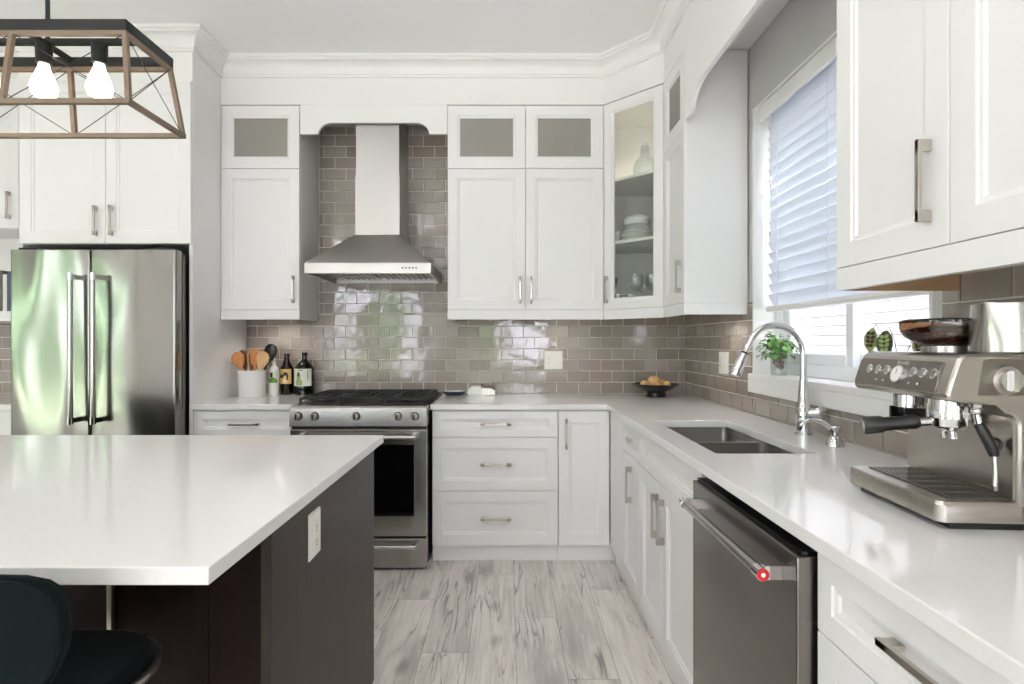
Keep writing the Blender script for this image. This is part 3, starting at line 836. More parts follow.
for xx in (fx0+.1, fx1-.1): m.box(xx-.012, xx+.012, fy-.053, fy-.0005, .648, .672)
obj('handle', m, 'chrome', d, smooth=True)
for xx in (fx0+.03, fx1-.14): obj('hinge_cover', MB().box(xx, xx+.11, fy+.02, fy+.10, 1.7865, 1.80), 'darkmetal', fr, bevel=.003)
obj('base_grille', MB().box(fx0+.02, fx1-.02, fy+.07, fy+.09, .0005, .095), 'black', fr)

# ------------------------------------------------------------------ range
rg = thing('range', 'stainless steel gas range with black grates and five knobs', 'range', (-.826, 3.4, 0))
ra, rb, ry = -1.207, -.445, 3.045
obj('body', MB().box(ra+.004, rb-.004, ry+.055, 3.80, .018, .895), 'black', rg)
m = MB(); m.prism([(ry, .806), (ry+.006, .905), (ry+.02, .918), (ry+.12, .918), (ry+.12, .806)], ra, rb, 'x')
cpn = obj('control_panel', m, 'steel', rg, bevel=.002)
for x in (-1.157, -1.065, -.836, -.605, -.511):
    m = MB(); cz = .862; y = ry+.003
    m.cyl((x, y, cz), (x, y-.008, cz), .024, .022, 24); obj('knob_collar', m, 'black', rg, smooth=True)
    m = MB(); m.cyl((x, y-.008, cz), (x, y-.034, cz), .019, .0165, 24); m.cyl((x, y-.034, cz), (x, y-.037, cz), .0165, .013, 24)
    k = obj('knob', m, 'nickel', rg, smooth=True)
    m = MB(); m.box(x-.0035, x+.0035, y-.043, y-.037, cz-.015, cz+.015); obj('grip', m, 'darkmetal', k, bevel=.001)
# cooktop
m = MB(); m.box(ra+.002, rb-.002, ry+.12, 3.775, .896, .922); obj('cooktop', m, 'black', rg, bevel=.003)
m = MB(); m.box(ra+.002, rb-.002, 3.776, 3.805, .896, .93); obj('rear_trim', m, 'steel', rg, bevel=.002)
gw = (rb-ra-.03)/3
for k in range(3):
    a = ra+.015+k*gw+.003; b = a+gw-.006; y0_, y1_ = ry+.10, 3.69
    m = MB(); zt = .955; h = .014
    for yy in (y0_, (y0_+y1_)/2-.006, y1_-.012): m.box(a, b, yy, yy+.012, zt-h, zt)
    for xx in (a, b-.012): m.box(xx, xx+.012, y0_+.012, y1_-.012, zt-h, zt)
    for q in (.25, .5, .75):
        xx = a+(b-a)*q
        m.box(xx-.005, xx+.005, y0_+.012, y1_-.012, zt-h+.002, zt)
    for q in (.14, .26, .74, .86):
        yy = y0_+(y1_-y0_)*q; m.box(a+.012, b-.012, yy-.005, yy+.005, zt-h+.001, zt-.0005)
    for xx in (a, b-.012):
        for yy in (y0_, y1_-.012): m.box(xx, xx+.012, yy, yy+.012, .9222, zt-h)
    obj('grate', m, 'iron', rg, bevel=.0015)
for k, (x, y) in enumerate(((-1.075, 3.28), (-1.075, 3.55), (-.826, 3.42), (-.577, 3.28), (-.577, 3.55))):
    m = MB(); m.lathe([(.05, .9222), (.05, .928), (.036, .930), (.036, .936), (.03, .940)], (x, y, 0), 24); obj('burner', m, 'iron', rg, smooth=True)
# oven door
d = obj('oven_door', wall_with_holes('y', ra+.002, rb-.002, 1, [], ry+.012, ry+.052) if False else MB().box(ra+.002, rb-.002, ry+.010, ry+.052, .193, .786), 'steel', rg, bevel=.003)
obj('window', MB().box(-1.137, -.515, ry+.006, ry+.0098, .307, .702), 'gloss_black', d)
m = MB(); m.cyl((-1.150, ry-.045, .752), (-.502, ry-.045, .752), .011, seg=18); obj('handle', m, 'nickel', d, smooth=True)
for x in (-1.138, -.514):
    m = MB(); m.cyl((x-.014, ry-.045, .752), (x+.014, ry-.045, .752), .0145, seg=18); m.box(x-.010, x+.010, ry-.044, ry+.0098, .741, .763)
    obj('handle_bracket', m, 'steel_v', d, smooth=True)
obj('vent_gap', MB().box(ra+.006, rb-.006, ry+.02, ry+.054, .788, .804), 'black', rg)
d = obj('drawer', MB().box(ra+.002, rb-.002, ry+.010, ry+.052, .018, .184), 'steel', rg, bevel=.003)
m = MB(); m.cyl((-1.150, ry-.038, .149), (-.502, ry-.038, .149), .0095, seg=18)
for x in (-1.138, -.514):
    m.cyl((x-.014, ry-.038, .149), (x+.014, ry-.038, .149), .0125, seg=18); m.box(x-.009, x+.009, ry-.037, ry+.0098, .140, .158)
obj('handle', m, 'chrome', d, smooth=True)
m = MB()
for x in (ra+.05, rb-.05):
    for y in (3.15, 3.72): m.cyl((x, y, .0005), (x, y, .0175), .02)
obj('foot', m, 'black', rg)

# ------------------------------------------------------------------ range hood
hd_ = thing('range_hood', 'stainless steel chimney range hood above the range', 'range hood', (-.826, 3.55, 1.68))
hx0, hx1, hy = -.826-.375, -.826+.375, 3.257; hz0, hz1 = 1.679, 1.743
m = MB(); yb = YW-.0005
m.box(hx0, hx1, hy, hy+.02, hz0, hz1); m.box(hx0, hx0+.02, hy+.02, yb, hz0, hz1); m.box(hx1-.02, hx1, hy+.02, yb, hz0, hz1); m.box(hx0+.02, hx1-.02, yb-.02, yb, hz0, hz1)
obj('rim', m, 'hood', hd_, bevel=.002)
cx0, cx1, cy = -.826-.142, -.826+.142, 3.505
m = MB(); m.loops([[(hx0, hy, hz1), (hx1, hy, hz1), (hx1, yb, hz1), (hx0, yb, hz1)], [(cx0-.004, cy-.004, 1.955), (cx1+.004, cy-.004, 1.955), (cx1+.004, yb, 1.955), (cx0-.004, yb, 1.955)]])
obj('canopy', m, 'hood', hd_, bevel=.0015)
obj('chimney_lower', MB().box(cx0, cx1, cy, yb, 1.9555, 2.337), 'hood', hd_, bevel=.002)
obj('chimney_upper', MB().box(cx0+.004, cx1-.004, cy+.004, yb, 2.3375, ZUT), 'hood', hd_, bevel=.002)
for k in range(2):
    a = hx0+.03+k*.345; m = MB(); m.box(a, a+.335, hy+.06, yb-.08, hz0+.022, hz0+.03)
    for q in range(9):
        xx = a+.02+q*.036; m.box(xx, xx+.018, hy+.08, yb-.10, hz0+.014, hz0+.0218)
    obj('baffle_filter', m, 'steel', hd_)
obj('underside', MB().box(hx0+.0205, hx1-.0205, hy+.0205, yb-.0205, hz0+.032, hz0+.036), 'steel', hd_)
for k in range(5):
    m = MB(); x = -.618+k*.020; m.cyl((x, hy, 1.712), (x, hy-.003, 1.712), .005, seg=14); obj('button', m, 'darkmetal', hd_)

# ------------------------------------------------------------------ dishwasher
dw_ = thing('dishwasher', 'stainless steel dishwasher with bar handle and red medallion', 'dishwasher', (.9, 1.37, 0))
da, db, dx = 1.066, 1.664, .562
obj('tub', MB().box(dx+.05, 1.19, da+.004, db-.004, .10, .868), 'black', dw_)
obj('door', MB().box(dx, dx+.048, da, db, .11, .858), 'dw', dw_, bevel=.003)
obj('control_strip', MB().box(dx+.012, dx+.048, da+.006, db-.006, .8585, .866), 'gloss_black', dw_)
obj('toe_kick', MB().box(dx+.08, dx+.095, da+.004, db-.004, .0005, .0995), 'black', dw_)
hx, hz = .519, .803
m = MB(); m.cyl((hx, 1.125, hz), (hx, 1.615, hz), .0115, seg=20); h = obj('handle', m, 'steel', dw_, smooth=True)
for yy, yz in ((1.120, 1.123), (1.605, 1.600)):
    m = MB(); m.cyl((hx, yy-.005, hz), (hx, yy+.022, hz), .0135, seg=20); m.box(hx+.008, dx-.0005, yz, yz+.017, hz-.014, hz+.014)
    obj('bracket', m, 'chrome', h, smooth=True)
m = MB(); m.cyl((hx, 1.115, hz), (hx, 1.1135, hz), .0125, seg=24); d = obj('medallion', m, 'red', h, smooth=True)
m = MB(); m.cyl((hx, 1.1134, hz), (hx, 1.1125, hz), .0045, seg=16); obj('medallion_centre', m, 'plastic_w', d)

# ------------------------------------------------------------------ sink, faucet, dispenser
sk = thing('kitchen_sink', 'stainless steel double-bowl undermount sink in the right counter', 'sink', (.838, 2.14, .68))
def bowl_mesh(x0, x1, y0, y1, zt, dep):
    m = MB(); q = lambda i, r, z: [(x, y, z) for x, y in rrect(x0+i, x1-i, y0+i, y1-i, r, 5)]
    m.loops([q(-.008, .04, zt), q(0, .03, zt), q(.003, .032, zt-dep+.03), q(.012, .04, zt-dep+.006), q(.05, .03, zt-dep)], cap0=False)
    return m
for a, b in ((1.768, 2.131), (2.149, 2.512)):
    o = obj('basin', bowl_mesh(.670, 1.006, a, b, .8845, .20), 'sink', sk, smooth=50)
    sm = o.modifiers.new('wall', 'SOLIDIFY'); sm.thickness = .0012; sm.offset = -1
    m = MB(); m.lathe([(.045, 0), (.04, .002), (.03, .001), (.012, .003)], (.838, (a+b)/2, .6850), 22); obj('drain', m, 'chrome', sk, smooth=True)

fc = thing('kitchen_faucet', 'chrome pull-down gooseneck faucet behind the sink', 'faucet', (1.1413, 2.1235, ZC))
fx, fy_ = 1.1445, 2.1235
m = MB(); m.lathe([(.031, 0), (.031, .006), (.026, .010), (.0265, .07), (.026, .105), (.021, .115), (.0185, .16), (.0155, .20), (.0145, .215)], (fx, fy_, ZC+.0003), 26)
obj('body', m, 'chrome', fc, smooth=True)
pts = [(fx, fy_, ZC+.2), (fx, fy_, 1.16)]; R_ = .108; cz = 1.230; cx = fx-R_
for k in range(17):
    a = math.radians(155*k/16); pts.append((cx+R_*math.cos(a), fy_, cz+R_*math.sin(a)))
e = Vector(pts[-1]); dr = Vector((math.cos(math.radians(245)), 0, math.sin(math.radians(245))))
e2 = e+dr*.045; pts.append(tuple(e2))
m = MB(); m.tube(pts, .0128, 16); obj('spout', m, 'chrome', fc, smooth=True)
m = MB(); m.cyl(e2+dr*.0005, e2+dr*.006, .0145, seg=18); obj('joint_ring', m, 'black', fc, smooth=True)
m = MB(); L = [(e2+dr*s, r) for s, r in ((.007, .0155), (.03, .0175), (.07, .022), (.093, .0235), (.099, .0215))]
m.tube([p for p, r in L], [r for p, r in L], 20); obj('spray_head', m, 'chrome', fc, smooth=True)
m = MB(); m.cyl((fx+.015, fy_-.012, ZC+.085), (fx+.045, fy_-.032, ZC+.088), .019, .0205, 22); m.ball((fx+.050, fy_-.034, ZC+.090), .026, .012, .026)
obj('lever', m, 'chrome', fc, smooth=True)
sd = thing('soap_dispenser', 'small chrome soap dispenser with curved spout beside the faucet', 'soap dispenser', (1.133, 1.90, ZC))
m = MB(); m.lathe([(.03, 0), (.03, .004), (.023, .02), (.015, .034), (.0125, .036)], (1.133, 1.90, ZC+.0003), 24); obj('base', m, 'chrome', sd, smooth=True)
m = MB(); m.lathe([(.010, .0362), (.010, .046), (.018, .048), (.0185, .058), (.021, .066), (.019, .071)], (1.133, 1.90, ZC), 24); pmp = obj('pump', m, 'chrome', sd, smooth=True)
m = MB(); m.tube([(1.118, 1.903, ZC+.062), (1.095, 1.907, ZC+.080), (1.065, 1.912, ZC+.090), (1.04, 1.917, ZC+.083), (1.024, 1.920, ZC+.068)], [.0085, .008, .007, .0065, .006], 12)
obj('spout', m, 'chrome', sd, smooth=True)

# ------------------------------------------------------------------ blind
bl = thing('window_blind', 'white horizontal slat blind lowered over the kitchen window', 'blind', (1.26, 2.177, 1.42))
by0, by1 = WIN[0]+.03, WIN[1]-.062
obj('valance', MB().box(1.236, 1.250, by0-.01, by1+.004, 2.352, 2.424), 'trim', bl, bevel=.003)
obj('headrail', MB().box(1.262, 1.33, by0, by1, 2.375, 2.425), 'blind', bl)
m = MB(); n = 18; zt = 2.345; pz = (zt-1.475)/(n-1); ang = math.radians(62)
for k in range(n):
    zc = zt-k*pz; L = []
    for j in range(5):
        q = -1+j*.5; s_ = q*.031; bow = .003*(1-q*q)
        x = 1.296-s_*math.cos(ang)-bow*math.sin(ang); z = zc+s_*math.sin(ang)-bow*math.cos(ang)
        L.append((x, z))
    ring = L+[(x+.0012, z+.0024) for x, z in reversed(L)]
    m.loops([[(x, by0, z) for x, z in ring], [(x, by1, z) for x, z in ring]])
obj('slats', m, 'blind', bl, smooth=True)
bm_ = MB(); bm_.prism([(1.271, 1.422), (1.321, 1.422), (1.325, 1.433), (1.321, 1.447), (1.271, 1.447), (1.267, 1.433)], by0, by1, 'y')
obj('bottom_rail', bm_, 'trim', bl, bevel=.002)
m = MB()
for yy in (by0+.12, 2.177, by1-.12):
    for xx in (1.268, 1.325): m.cyl((xx, yy, 1.44), (xx, yy, 2.38), .0008, seg=6)
obj('ladder_cord', m, 'plastic_w', bl)
m = MB(); m.cyl((1.258, by1-.07, 1.75), (1.258, by1-.07, 2.372), .0035, seg=8); obj('tilt_wand', m, 'plastic_w', bl)

# ------------------------------------------------------------------ espresso machine
ER = Vector((.8475, 1.053, ZC))
em = thing('espresso_machine', 'brushed steel espresso machine with bean hopper on the right counter', 'espresso machine', ER)
class EB(MB):
    def __init__(s): super().__init__(); s.T = lambda p: ER+p
Wd = .315
# C-shaped housing (a = depth, b = along the counter, c = height)
prof = [(-.006, .256), (.002, .285), (.016, .325), (.024, .333), (.036, .337), (.318, .337), (.33, .325), (.33, .012), (.125, .012), (.125, .20)]
for k in range(1, 6):
    a = PI/2*k/5; prof.append((.125-.022*(1-math.cos(a)), .20+.022*math.sin(a)))
prof += [(.085, .238), (.03, .242), (.0, .246)]
m = EB(); m.loops([[(a, b, c) for a, c in prof] for b in (0, Wd)])
obj('housing', m, 'mach', em, smooth=True, bevel=.007, seg=3)
# darker plate let into the near side of the head
m = EB(); m.loops([[(a, b, c) for a, c in ((.050, .258), (.060, .322), (.070, .328), (.312, .328), (.320, .320), (.320, .258))] for b in (-.0008, .0005)])
obj('side_plate', m, 'machpanel', em)
# slanted control panel
u = Vector((.022, 0, .069)).normalized(); nrm = Vector((-u.z, 0, u.x))
o0 = Vector((-.0045, 0, .261))
def FP(p): return ER+o0+u*p.y+Vector((0, 1, 0))*p.x+nrm*p.z
m = MB(); m.T = FP
pl = [(.030, -.002), (.305, -.002), (.309, .006), (.309, .056), (.300, .062), (.034, .062)]
m.loops([[(a, b, .0006) for a, b in pl], [(a, b, .0032) for a, b in pl]])
cpn = obj('control_panel', m, 'machpanel', em, bevel=.0008)
for b in (.046, .078, .108, .194, .228, .260):
    m = MB(); m.T = FP
    m.cyl((b, .036, .003), (b, .036, .0055), .0105, .0105, 20); k = obj('button', m, 'chrome', em, smooth=True)
    m = MB(); m.T = FP; m.cyl((b, .036, .0056), (b, .036, .0075), .0082, .0075, 20); obj('button_cap', m, 'steel', k, smooth=True)
m = MB(); m.T = FP; m.cyl((.15, .028, .003), (.15, .028, .010), .0205, .0195, 30); gz = obj('pressure_gauge', m, 'chrome', em, smooth=True)
m = MB(); m.T = FP; m.cyl((.15, .028, .0102), (.15, .028, .0112), .0165, .0165, 28); dl = obj('dial', m, 'plastic_w', gz)
m = MB(); m.T = FP; m.box(.1494, .1506, .028, .040, .0113, .0118)
for k in range(9):
    a = math.radians(-30+30*k); m.box(.15+.0135*math.cos(a)-.0006, .15+.0135*math.cos(a)+.0006, .028+.0135*math.sin(a)-.0006, .028+.0135*math.sin(a)+.0006, .0113, .0117)
obj('needle', m, 'label_d', gz)
for b in (.085, .112, .20, .225):
    m = MB(); m.T = FP; m.cyl((b, .012, .003), (b, .012, .0042), .0022, seg=10); obj('indicator', m, 'plastic_w', em)
# brand lettering on the panel
tx = bpy.data.curves.new('brand_lettering', 'FONT'); tx.body = 'Breville'; tx.size = .0135; tx.shear = .25; tx.extrude = .0002; tx.align_x = 'CENTER'
tx.materials.append(plain('lettering_silver', (206, 200, 192), .4, .3))
to = bpy.data.objects.new('lettering_curve', tx); C.objects.link(to); bpy.context.view_layer.update()
me = bpy.data.meshes.new_from_object(to.evaluated_get(bpy.context.evaluated_depsgraph_get()))
bpy.data.objects.remove(to); bpy.data.curves.remove(tx)
to = bpy.data.objects.new('brand_lettering', me); C.objects.link(to); to.parent = em
mt = Matrix((Vector((0, -1, 0)), u, nrm)).transposed().to_4x4(); mt.translation = o0+Vector((0, .15, 0))+u*.051+nrm*.0035
to.matrix_local = mt
# bay back panel, drip tray and grid
obj('splash_panel', EB().box(.119, .1245, .006, Wd-.006, .058, .228), 'mach', em)
m = EB(); tp = [(x, y) for x, y in rrect(-.020, .15, .0, Wd, .016, 5)]
tpi = [(x, y) for x, y in rrect(-.016, .15, .004, Wd-.004, .014, 5)]
m.loops([[(a, b, .014) for a, b in tp], [(a, b, .046) for a, b in tp], [(a, b, .053) for a, b in tpi]])
obj('drip_tray', m, 'mach', em, smooth=30)
m = EB(); m.box(.018, .120, .02, Wd-.02, .0532, .0540); gr_ = obj('tray_well', m, 'black', em)
m = EB()
for k in range(10): m.box(.020+.0102*k, .0235+.0102*k, .022, Wd-.022, .0541, .0562)
for k in range(7): m.box(.020, .116, .022+k*.0446, .025+k*.0446, .0541, .0558)
obj('drip_grid', m, 'steel', em)
m = EB()
for a, b in ((.006, .075), (Wd-.075, Wd-.006)): m.rbox(.006, .32, a, b, .0003, .0135, .006)
obj('foot', m, 'black', em)
# group head, portafilter
gb, ga = .10, .068
m = EB(); m.cyl((ga, gb, .2405), (ga, gb, .217), .034, .036, 28); m.cyl((ga, gb, .217), (ga, gb, .203), .039, .039, 28); obj('group_head', m, 'chrome', em, smooth=True)
m = EB(); m.cyl((ga, gb, .2028), (ga, gb, .186), .036, .034, 28); m.cyl((ga, gb, .186), (ga, gb, .178), .034, .02, 28)
m.tube([(ga, gb, .18), (ga, gb-.012, .172), (ga, gb-.014, .160)], .007, 10); m.tube([(ga, gb, .18), (ga, gb+.012, .172), (ga, gb+.014, .160)], .007, 10)
m.box(ga-.008, ga+.008, gb-.042, gb-.034, .19, .23)
m.cyl((ga-.03, gb+.004, .194), (ga-.052, gb+.01, .192), .009, .010, 14)
pf = obj('portafilter', m, 'chrome', em, smooth=True)
m = EB(); p0 = Vector((ga-.052, gb+.01, .192)); p1 = Vector((-.082, gb+.040, .178)); dd = (p1-p0)
m.tube([p0, p0+dd*.08, p0+dd*.25, p0+dd*.6, p0+dd*.66, p0+dd*.95, p1], [.012, .0155, .0145, .0150, .018, .0195, .0185], 20); obj('handle', m, 'black', pf, smooth=True)
m = EB(); m.cyl(p1, p1+dd.normalized()*.0015, .0165, .0165, 22); obj('end_cap', m, 'nickel', pf, smooth=True)
# grinder chute
m = EB(); m.cyl((.055, .205, .2405), (.055, .205, .213), .029, .029, 24); obj('grind_outlet', m, 'chrome', em, smooth=True)
m = EB(); m.cyl((.055, .205, .2128), (.055, .205, .196), .022, .019, 20); m.box(.03, .08, .177, .184, .18, .212); m.box(.03, .08, .226, .233, .18, .212); m.box(.055, .12, .18, .23, .18, .188); obj('grind_cradle', m, 'black', em)
# steam wand
m = EB(); m.cyl((.075, .035, .2405), (.075, .035, .232), .013, .011, 18); m.ball((.075, .035, .224), .009); m.tube([(.075, .035, .222), (.078, .033, .20)], .006, 12); obj('wand_joint', m, 'chrome', em, smooth=True)
m = EB(); m.tube([(.078, .033, .200), (.083, .03, .186), (.092, .027, .165), (.098, .025, .150), (.100, .024, .138)], [.009, .010, .010, .0105, .008], 14)
m.tube([(.099+.014*math.cos(a), .025, .160+.012*math.sin(a)) for a in [PI*(-.75+1.4*k/8) for k in range(9)]], .0035, 8)
obj('wand_grip', m, 'black', em, smooth=True)
m = EB(); m.tube([(.100, .024, .139), (.100, .022, .11), (.098, .02, .080)], .0048, 12); m.cyl((.098, .02, .080), (.098, .02, .072), .006, .005, 12); obj('wand_tip', m, 'steel', em, smooth=True)
# side steam dial
m = EB(); m.cyl((.100, -.0009, .287), (.100, -.008, .287), .0285, .027, 32); sdial = obj('steam_dial', m, 'nickel', em, smooth=True)
m = EB(); m.cyl((.100, -.0082, .287), (.100, -.019, .287), .0215, .0200, 28); m.box(.0955, .1045, -.027, -.0192, .268, .306); obj('knob', m, 'chrome', sdial, smooth=True)
# hopper
hc = (.15, .215, .3372)
m = EB(); m.lathe([(.052, 0), (.052, .014), (.046, .016)], hc, 30); obj('hopper_collar', m, 'steel', em, smooth=True)
m = EB(); m.lathe([(.046, .0165), (.066, .021), (.084, .034), (.092, .048), (.094, .066)], hc, 36, cap0=False, cap1=False); hp = obj('hopper', m, 'amber', em, smooth=True)
m = EB(); m.lathe([(.044, .0172), (.064, .022), (.081, .035), (.0890, .050), (.05, .058)], hc, 30); obj('beans', m, 'beans', hp, smooth=True)
m = EB(); m.lathe([(.0955, .0662), (.0955, .071), (.088, .075), (.03, .077)], hc, 36); obj('lid', m, 'gloss_black', hp, smooth=True)
# cup rail on top
m = EB(); m.tube([(.30, .01, .3385), (.30, Wd-.12, .3385)], .0015, 8); obj('tray_seam', m, 'steel', em)
em.rotation_euler.z = math.radians(-3.6)

mp = thing('milk_pitcher', 'stainless steel milk pitcher standing on top of the espresso machine', 'pitcher', (1.018, 1.125, 1.2524))
cx, cy, cz = mp.location
prof_ = [(.055, 0), (.0575, .003), (.0575, .025), (.056, .06), (.0535, .095), (.0535, .100), (.0515, .100), (.0515, .094), (.0545, .058), (.055, .01), (.05, .005)]
m = MB(); seg = 40
rings = []
for r, z in prof_:
    ring = []
    for k in range(seg):
        a = 2*PI*k/seg; s_ = max(0, math.cos(a-math.radians(200)))**24
        rr = r+s_*.015*max(0, (z-.05)/.05); ring.append((cx+rr*math.cos(a), cy+rr*math.sin(a), cz+z+s_*.002*(z > .09)))
    rings.append(ring)
m.loops(rings); obj('body', m, 'steel', mp, smooth=True)
m = MB(); a0 = math.radians(20)
pp = [(.053, .088), (.075, .090), (.088, .078), (.088, .045), (.078, .022), (.056, .018)]
m.tube([(cx+r*math.cos(a0), cy+r*math.sin(a0), cz+z) for r, z in pp], .0055, 10); obj('handle', m, 'steel', mp, smooth=True)

# ------------------------------------------------------------------ counter items, left
ck = thing('utensil_crock', 'white ceramic crock holding wooden utensils beside the fridge panel', 'crock', (-1.668, 3.60, ZC))
m = MB(); m.lathe([(.080, 0), (.083, .004), (.085, .15), (.088, .162), (.089, .172), (.086, .174), (.082, .170), (.080, .15), (.077, .012), (.06, .010)], (-1.668, 3.60, ZC+.0003), 36)
obj('body', m, 'ceramic', ck, smooth=True)
def utensil(label, name, mat, dx, dy, tx_, ty_, L, kind):
    base = Vector((-1.668+dx, 3.60+dy, ZC+.0145)); top = Vector((-1.668+tx_, 3.60+ty_, ZC+L))
    r = thing(name, label, 'utensil', base, 'utensils in the white crock'); d = (top-base).normalized()
    m = MB(); hN = base+(top-base)*.56
    m.tube([base, base+(top-base)*.35, hN], [.006, .0065, .007], 10); obj('handle', m, mat, r, smooth=True)
    side = Vector((1, 0, 0)); side = (side-d*side.dot(d)).normalized(); nn = d.cross(side)
    m = MB(); Lh = (top-hN).length; Rr = []
    shp = {'spoon': [(0, .007, .006), (.15, .014, .007), (.3, .028, .009), (.55, .043, .011), (.78, .042, .010), (.93, .028, .008), (1, .007, .004)],
           'turner': [(0, .007, .006), (.18, .016, .005), (.3, .029, .004), (.8, .037, .0035), (.97, .038, .003), (1, .030, .002)],
           'slim': [(0, .007, .006), (.2, .011, .006), (.5, .016, .006), (.85, .015, .006), (1, .007, .004)]}[kind]
    for q, a, b in shp:
        cc = hN+d*(Lh*q); Rr.append([cc+side*(a*math.cos(2*PI*k/16))+nn*(b*math.sin(2*PI*k/16)) for k in range(16)])
    m.loops(Rr); obj('head', m, mat, r, smooth=True)
utensil('honey-coloured wooden spoon leaning furthest left in the crock', 'wooden_spoon', 'tool_a', -.01, -.02, -.095, -.025, .292, 'spoon')
utensil('wooden spoon with dark tip standing behind the left spoon in the crock', 'wooden_spoon', 'tool_c', -.03, .03, -.085, .035, .305, 'spoon')
utensil('slim dark walnut spatula in the middle of the crock', 'wooden_spatula', 'tool_c', .0, .0, -.008, .0, .290, 'slim')
utensil('pale slim wooden paddle left of centre in the crock', 'wooden_paddle', 'tool_b', -.02, .03, -.036, .03, .292, 'slim')
utensil('broad wooden turner right of centre in the crock', 'wooden_turner', 'tool_a', .01, -.01, .035, -.02, .308, 'turner')
utensil('black plastic serving spoon, tallest of the utensils in the crock', 'serving_spoon', 'black', .02, .03, .118, .04, .345, 'spoon')
utensil('pale wooden spoon leaning right in the crock', 'wooden_spoon', 'tool_b', .01, -.025, .095, -.03, .295, 'spoon')

sp = thing('spray_bottle', 'slim white bottle with green label beside the crock', 'bottle', (-1.556, 3.675, ZC))
x, y = -1.556, 3.675
m = MB(); m.lathe([(.027, 0), (.030, .004), (.030, .165), (.026, .185), (.014, .20)], (x, y, ZC+.0003), 28); obj('body', m, 'plastic_w', sp, smooth=True)
m = MB(); m.lathe([(.0125, .2003), (.0125, .215), (.009, .218), (.007, .245), (.005, .262)], (x, y, ZC), 18); m.box(x-.018, x+.006, y-.005, y+.005, ZC+.222, ZC+.234); obj('nozzle', m, 'plastic_w', sp, smooth=True)
m = MB(); m.lathe([(.0304, .085), (.0304, .165)], (x, y, ZC), 28, cap0=False, cap1=False); lb = obj('paper_label', m, 'label_w', sp, smooth=True)
def patch(cx, cy, R, a0, a1, z0, z1, mat, parent, name='print', wav=0):
    m = MB(); n = 10; lo = []; hi = []
    for k in range(n+1):
        a = math.radians(a0+(a1-a0)*k/n); s_ = wav*math.sin(k/n*PI)
        lo.append((cx+R*math.sin(a), cy-R*math.cos(a), z0)); hi.append((cx+R*math.sin(a), cy-R*math.cos(a), z1+s_))
    m.loops([lo, hi], closed=False, cap0=False, cap1=False)
    return obj(name, m, mat, parent, smooth=True)
patch(x, y, .0307, -60, 60, ZC+.087, ZC+.105, 'label_g', lb, wav=.02)
patch(x, y, .0307, -35, 5, ZC+.125, ZC+.155, 'label_d', lb)
def bottle(label, x, y, R, H, body, shoulder, lab, glass, prints):
    r = thing('bottle', label, 'bottle', (x, y, ZC))
    m = MB(); m.lathe([(R*.92, 0), (R, .006), (R, shoulder), (R*.93, shoulder+.02), (R*.62, shoulder+.045), (.02, shoulder+.065), (.0165, shoulder+.08), (.0165, H-.022)], (x, y, ZC+.0003), 36)
    obj('body', m, glass, r, smooth=True)
    m = MB(); m.lathe([(.019, H-.0218), (.019, H-.002), (.017, H)], (x, y, ZC), 24); obj('cap', m, 'black', r, smooth=True)
    l = patch(x, y, R+.0005, -62, 62, ZC+lab[1], ZC+lab[2], lab[0], r, 'paper_label')
    for mt_, a0, a1, z0, z1, wv in prints: patch(x, y, R+.0009, a0, a1, ZC+z0, ZC+z1, mt_, l, wav=wv)
    return r
bottle('dark glass bottle with yellow label, left of two bottles by the range', -1.502, 3.752, .0445, .280, 0, .165, ('label_y', .075, .175), 'darkglass',
       [('label_d', -42, -5, .115, .128, .012), ('label_d', -10, 30, .130, .143, .012), ('label_d', 18, 32, .102, .135, 0), ('label_w', -8, 12, .083, .096, .006)])
bottle('large dark green bottle with white label, right of two bottles by the range', -1.378, 3.742, .066, .286, 0, .165, ('label_w', .062, .178), 'greenglass',
       [('label_sage', -36, 8, .068, .092, .03), ('label_sage', -26, -2, .105, .135, .022), ('label_d', -22, -8, .128, .15, .004), ('label_d', -12, 10, .166, .170, 0),
        ('label_sage', 34, 40, .095, .165, 0)])

# right of the range
sr = thing('spoon_rest', 'small white and navy spoon rest on the counter beside the range', 'spoon rest', (-.348, 3.70, ZC))
m = MB(); x, y = -.355, 3.70
m.lathe([(.05, .0003), (.062, .004), (.076, .022), (.078, .028), (.0755, .028), (.06, .010), (.03, .006)], (x, y, ZC), 32, sx=1.0, sy=.62)
o = obj('dish', m, ['navy', 'ceramic'], sr, smooth=True)
for p in o.data.polygons: p.material_index = 1 if (p.center.z+0 > .0265 or (p.normal.z > .3)) else 0
m = MB(); m.loops([[(x+.060, y-.012, ZC+.026), (x+.060, y+.012, ZC+.026), (x+.060, y+.012, ZC+.029), (x+.060, y-.012, ZC+.029)],
                   [(x+.086, y-.014, ZC+.018), (x+.086, y+.014, ZC+.018), (x+.086, y+.014, ZC+.022), (x+.086, y-.014, ZC+.022)],
                   [(x+.097, y-.010, ZC+.024), (x+.097, y+.010, ZC+.024), (x+.097, y+.010, ZC+.028), (x+.097, y-.010, ZC+.028)]]); obj('lip', m, 'ceramic', sr, bevel=.001)
bd = thing('butter_dish', 'white covered dish with glass side standing against the back tile', 'dish', (-.174, 3.72, ZC))
m = MB(); m.rbox(-.268, -.076, 3.68, 3.76, ZC+.0003, ZC+.006, .012); obj('tray', m, 'ceramic', bd, bevel=.001)
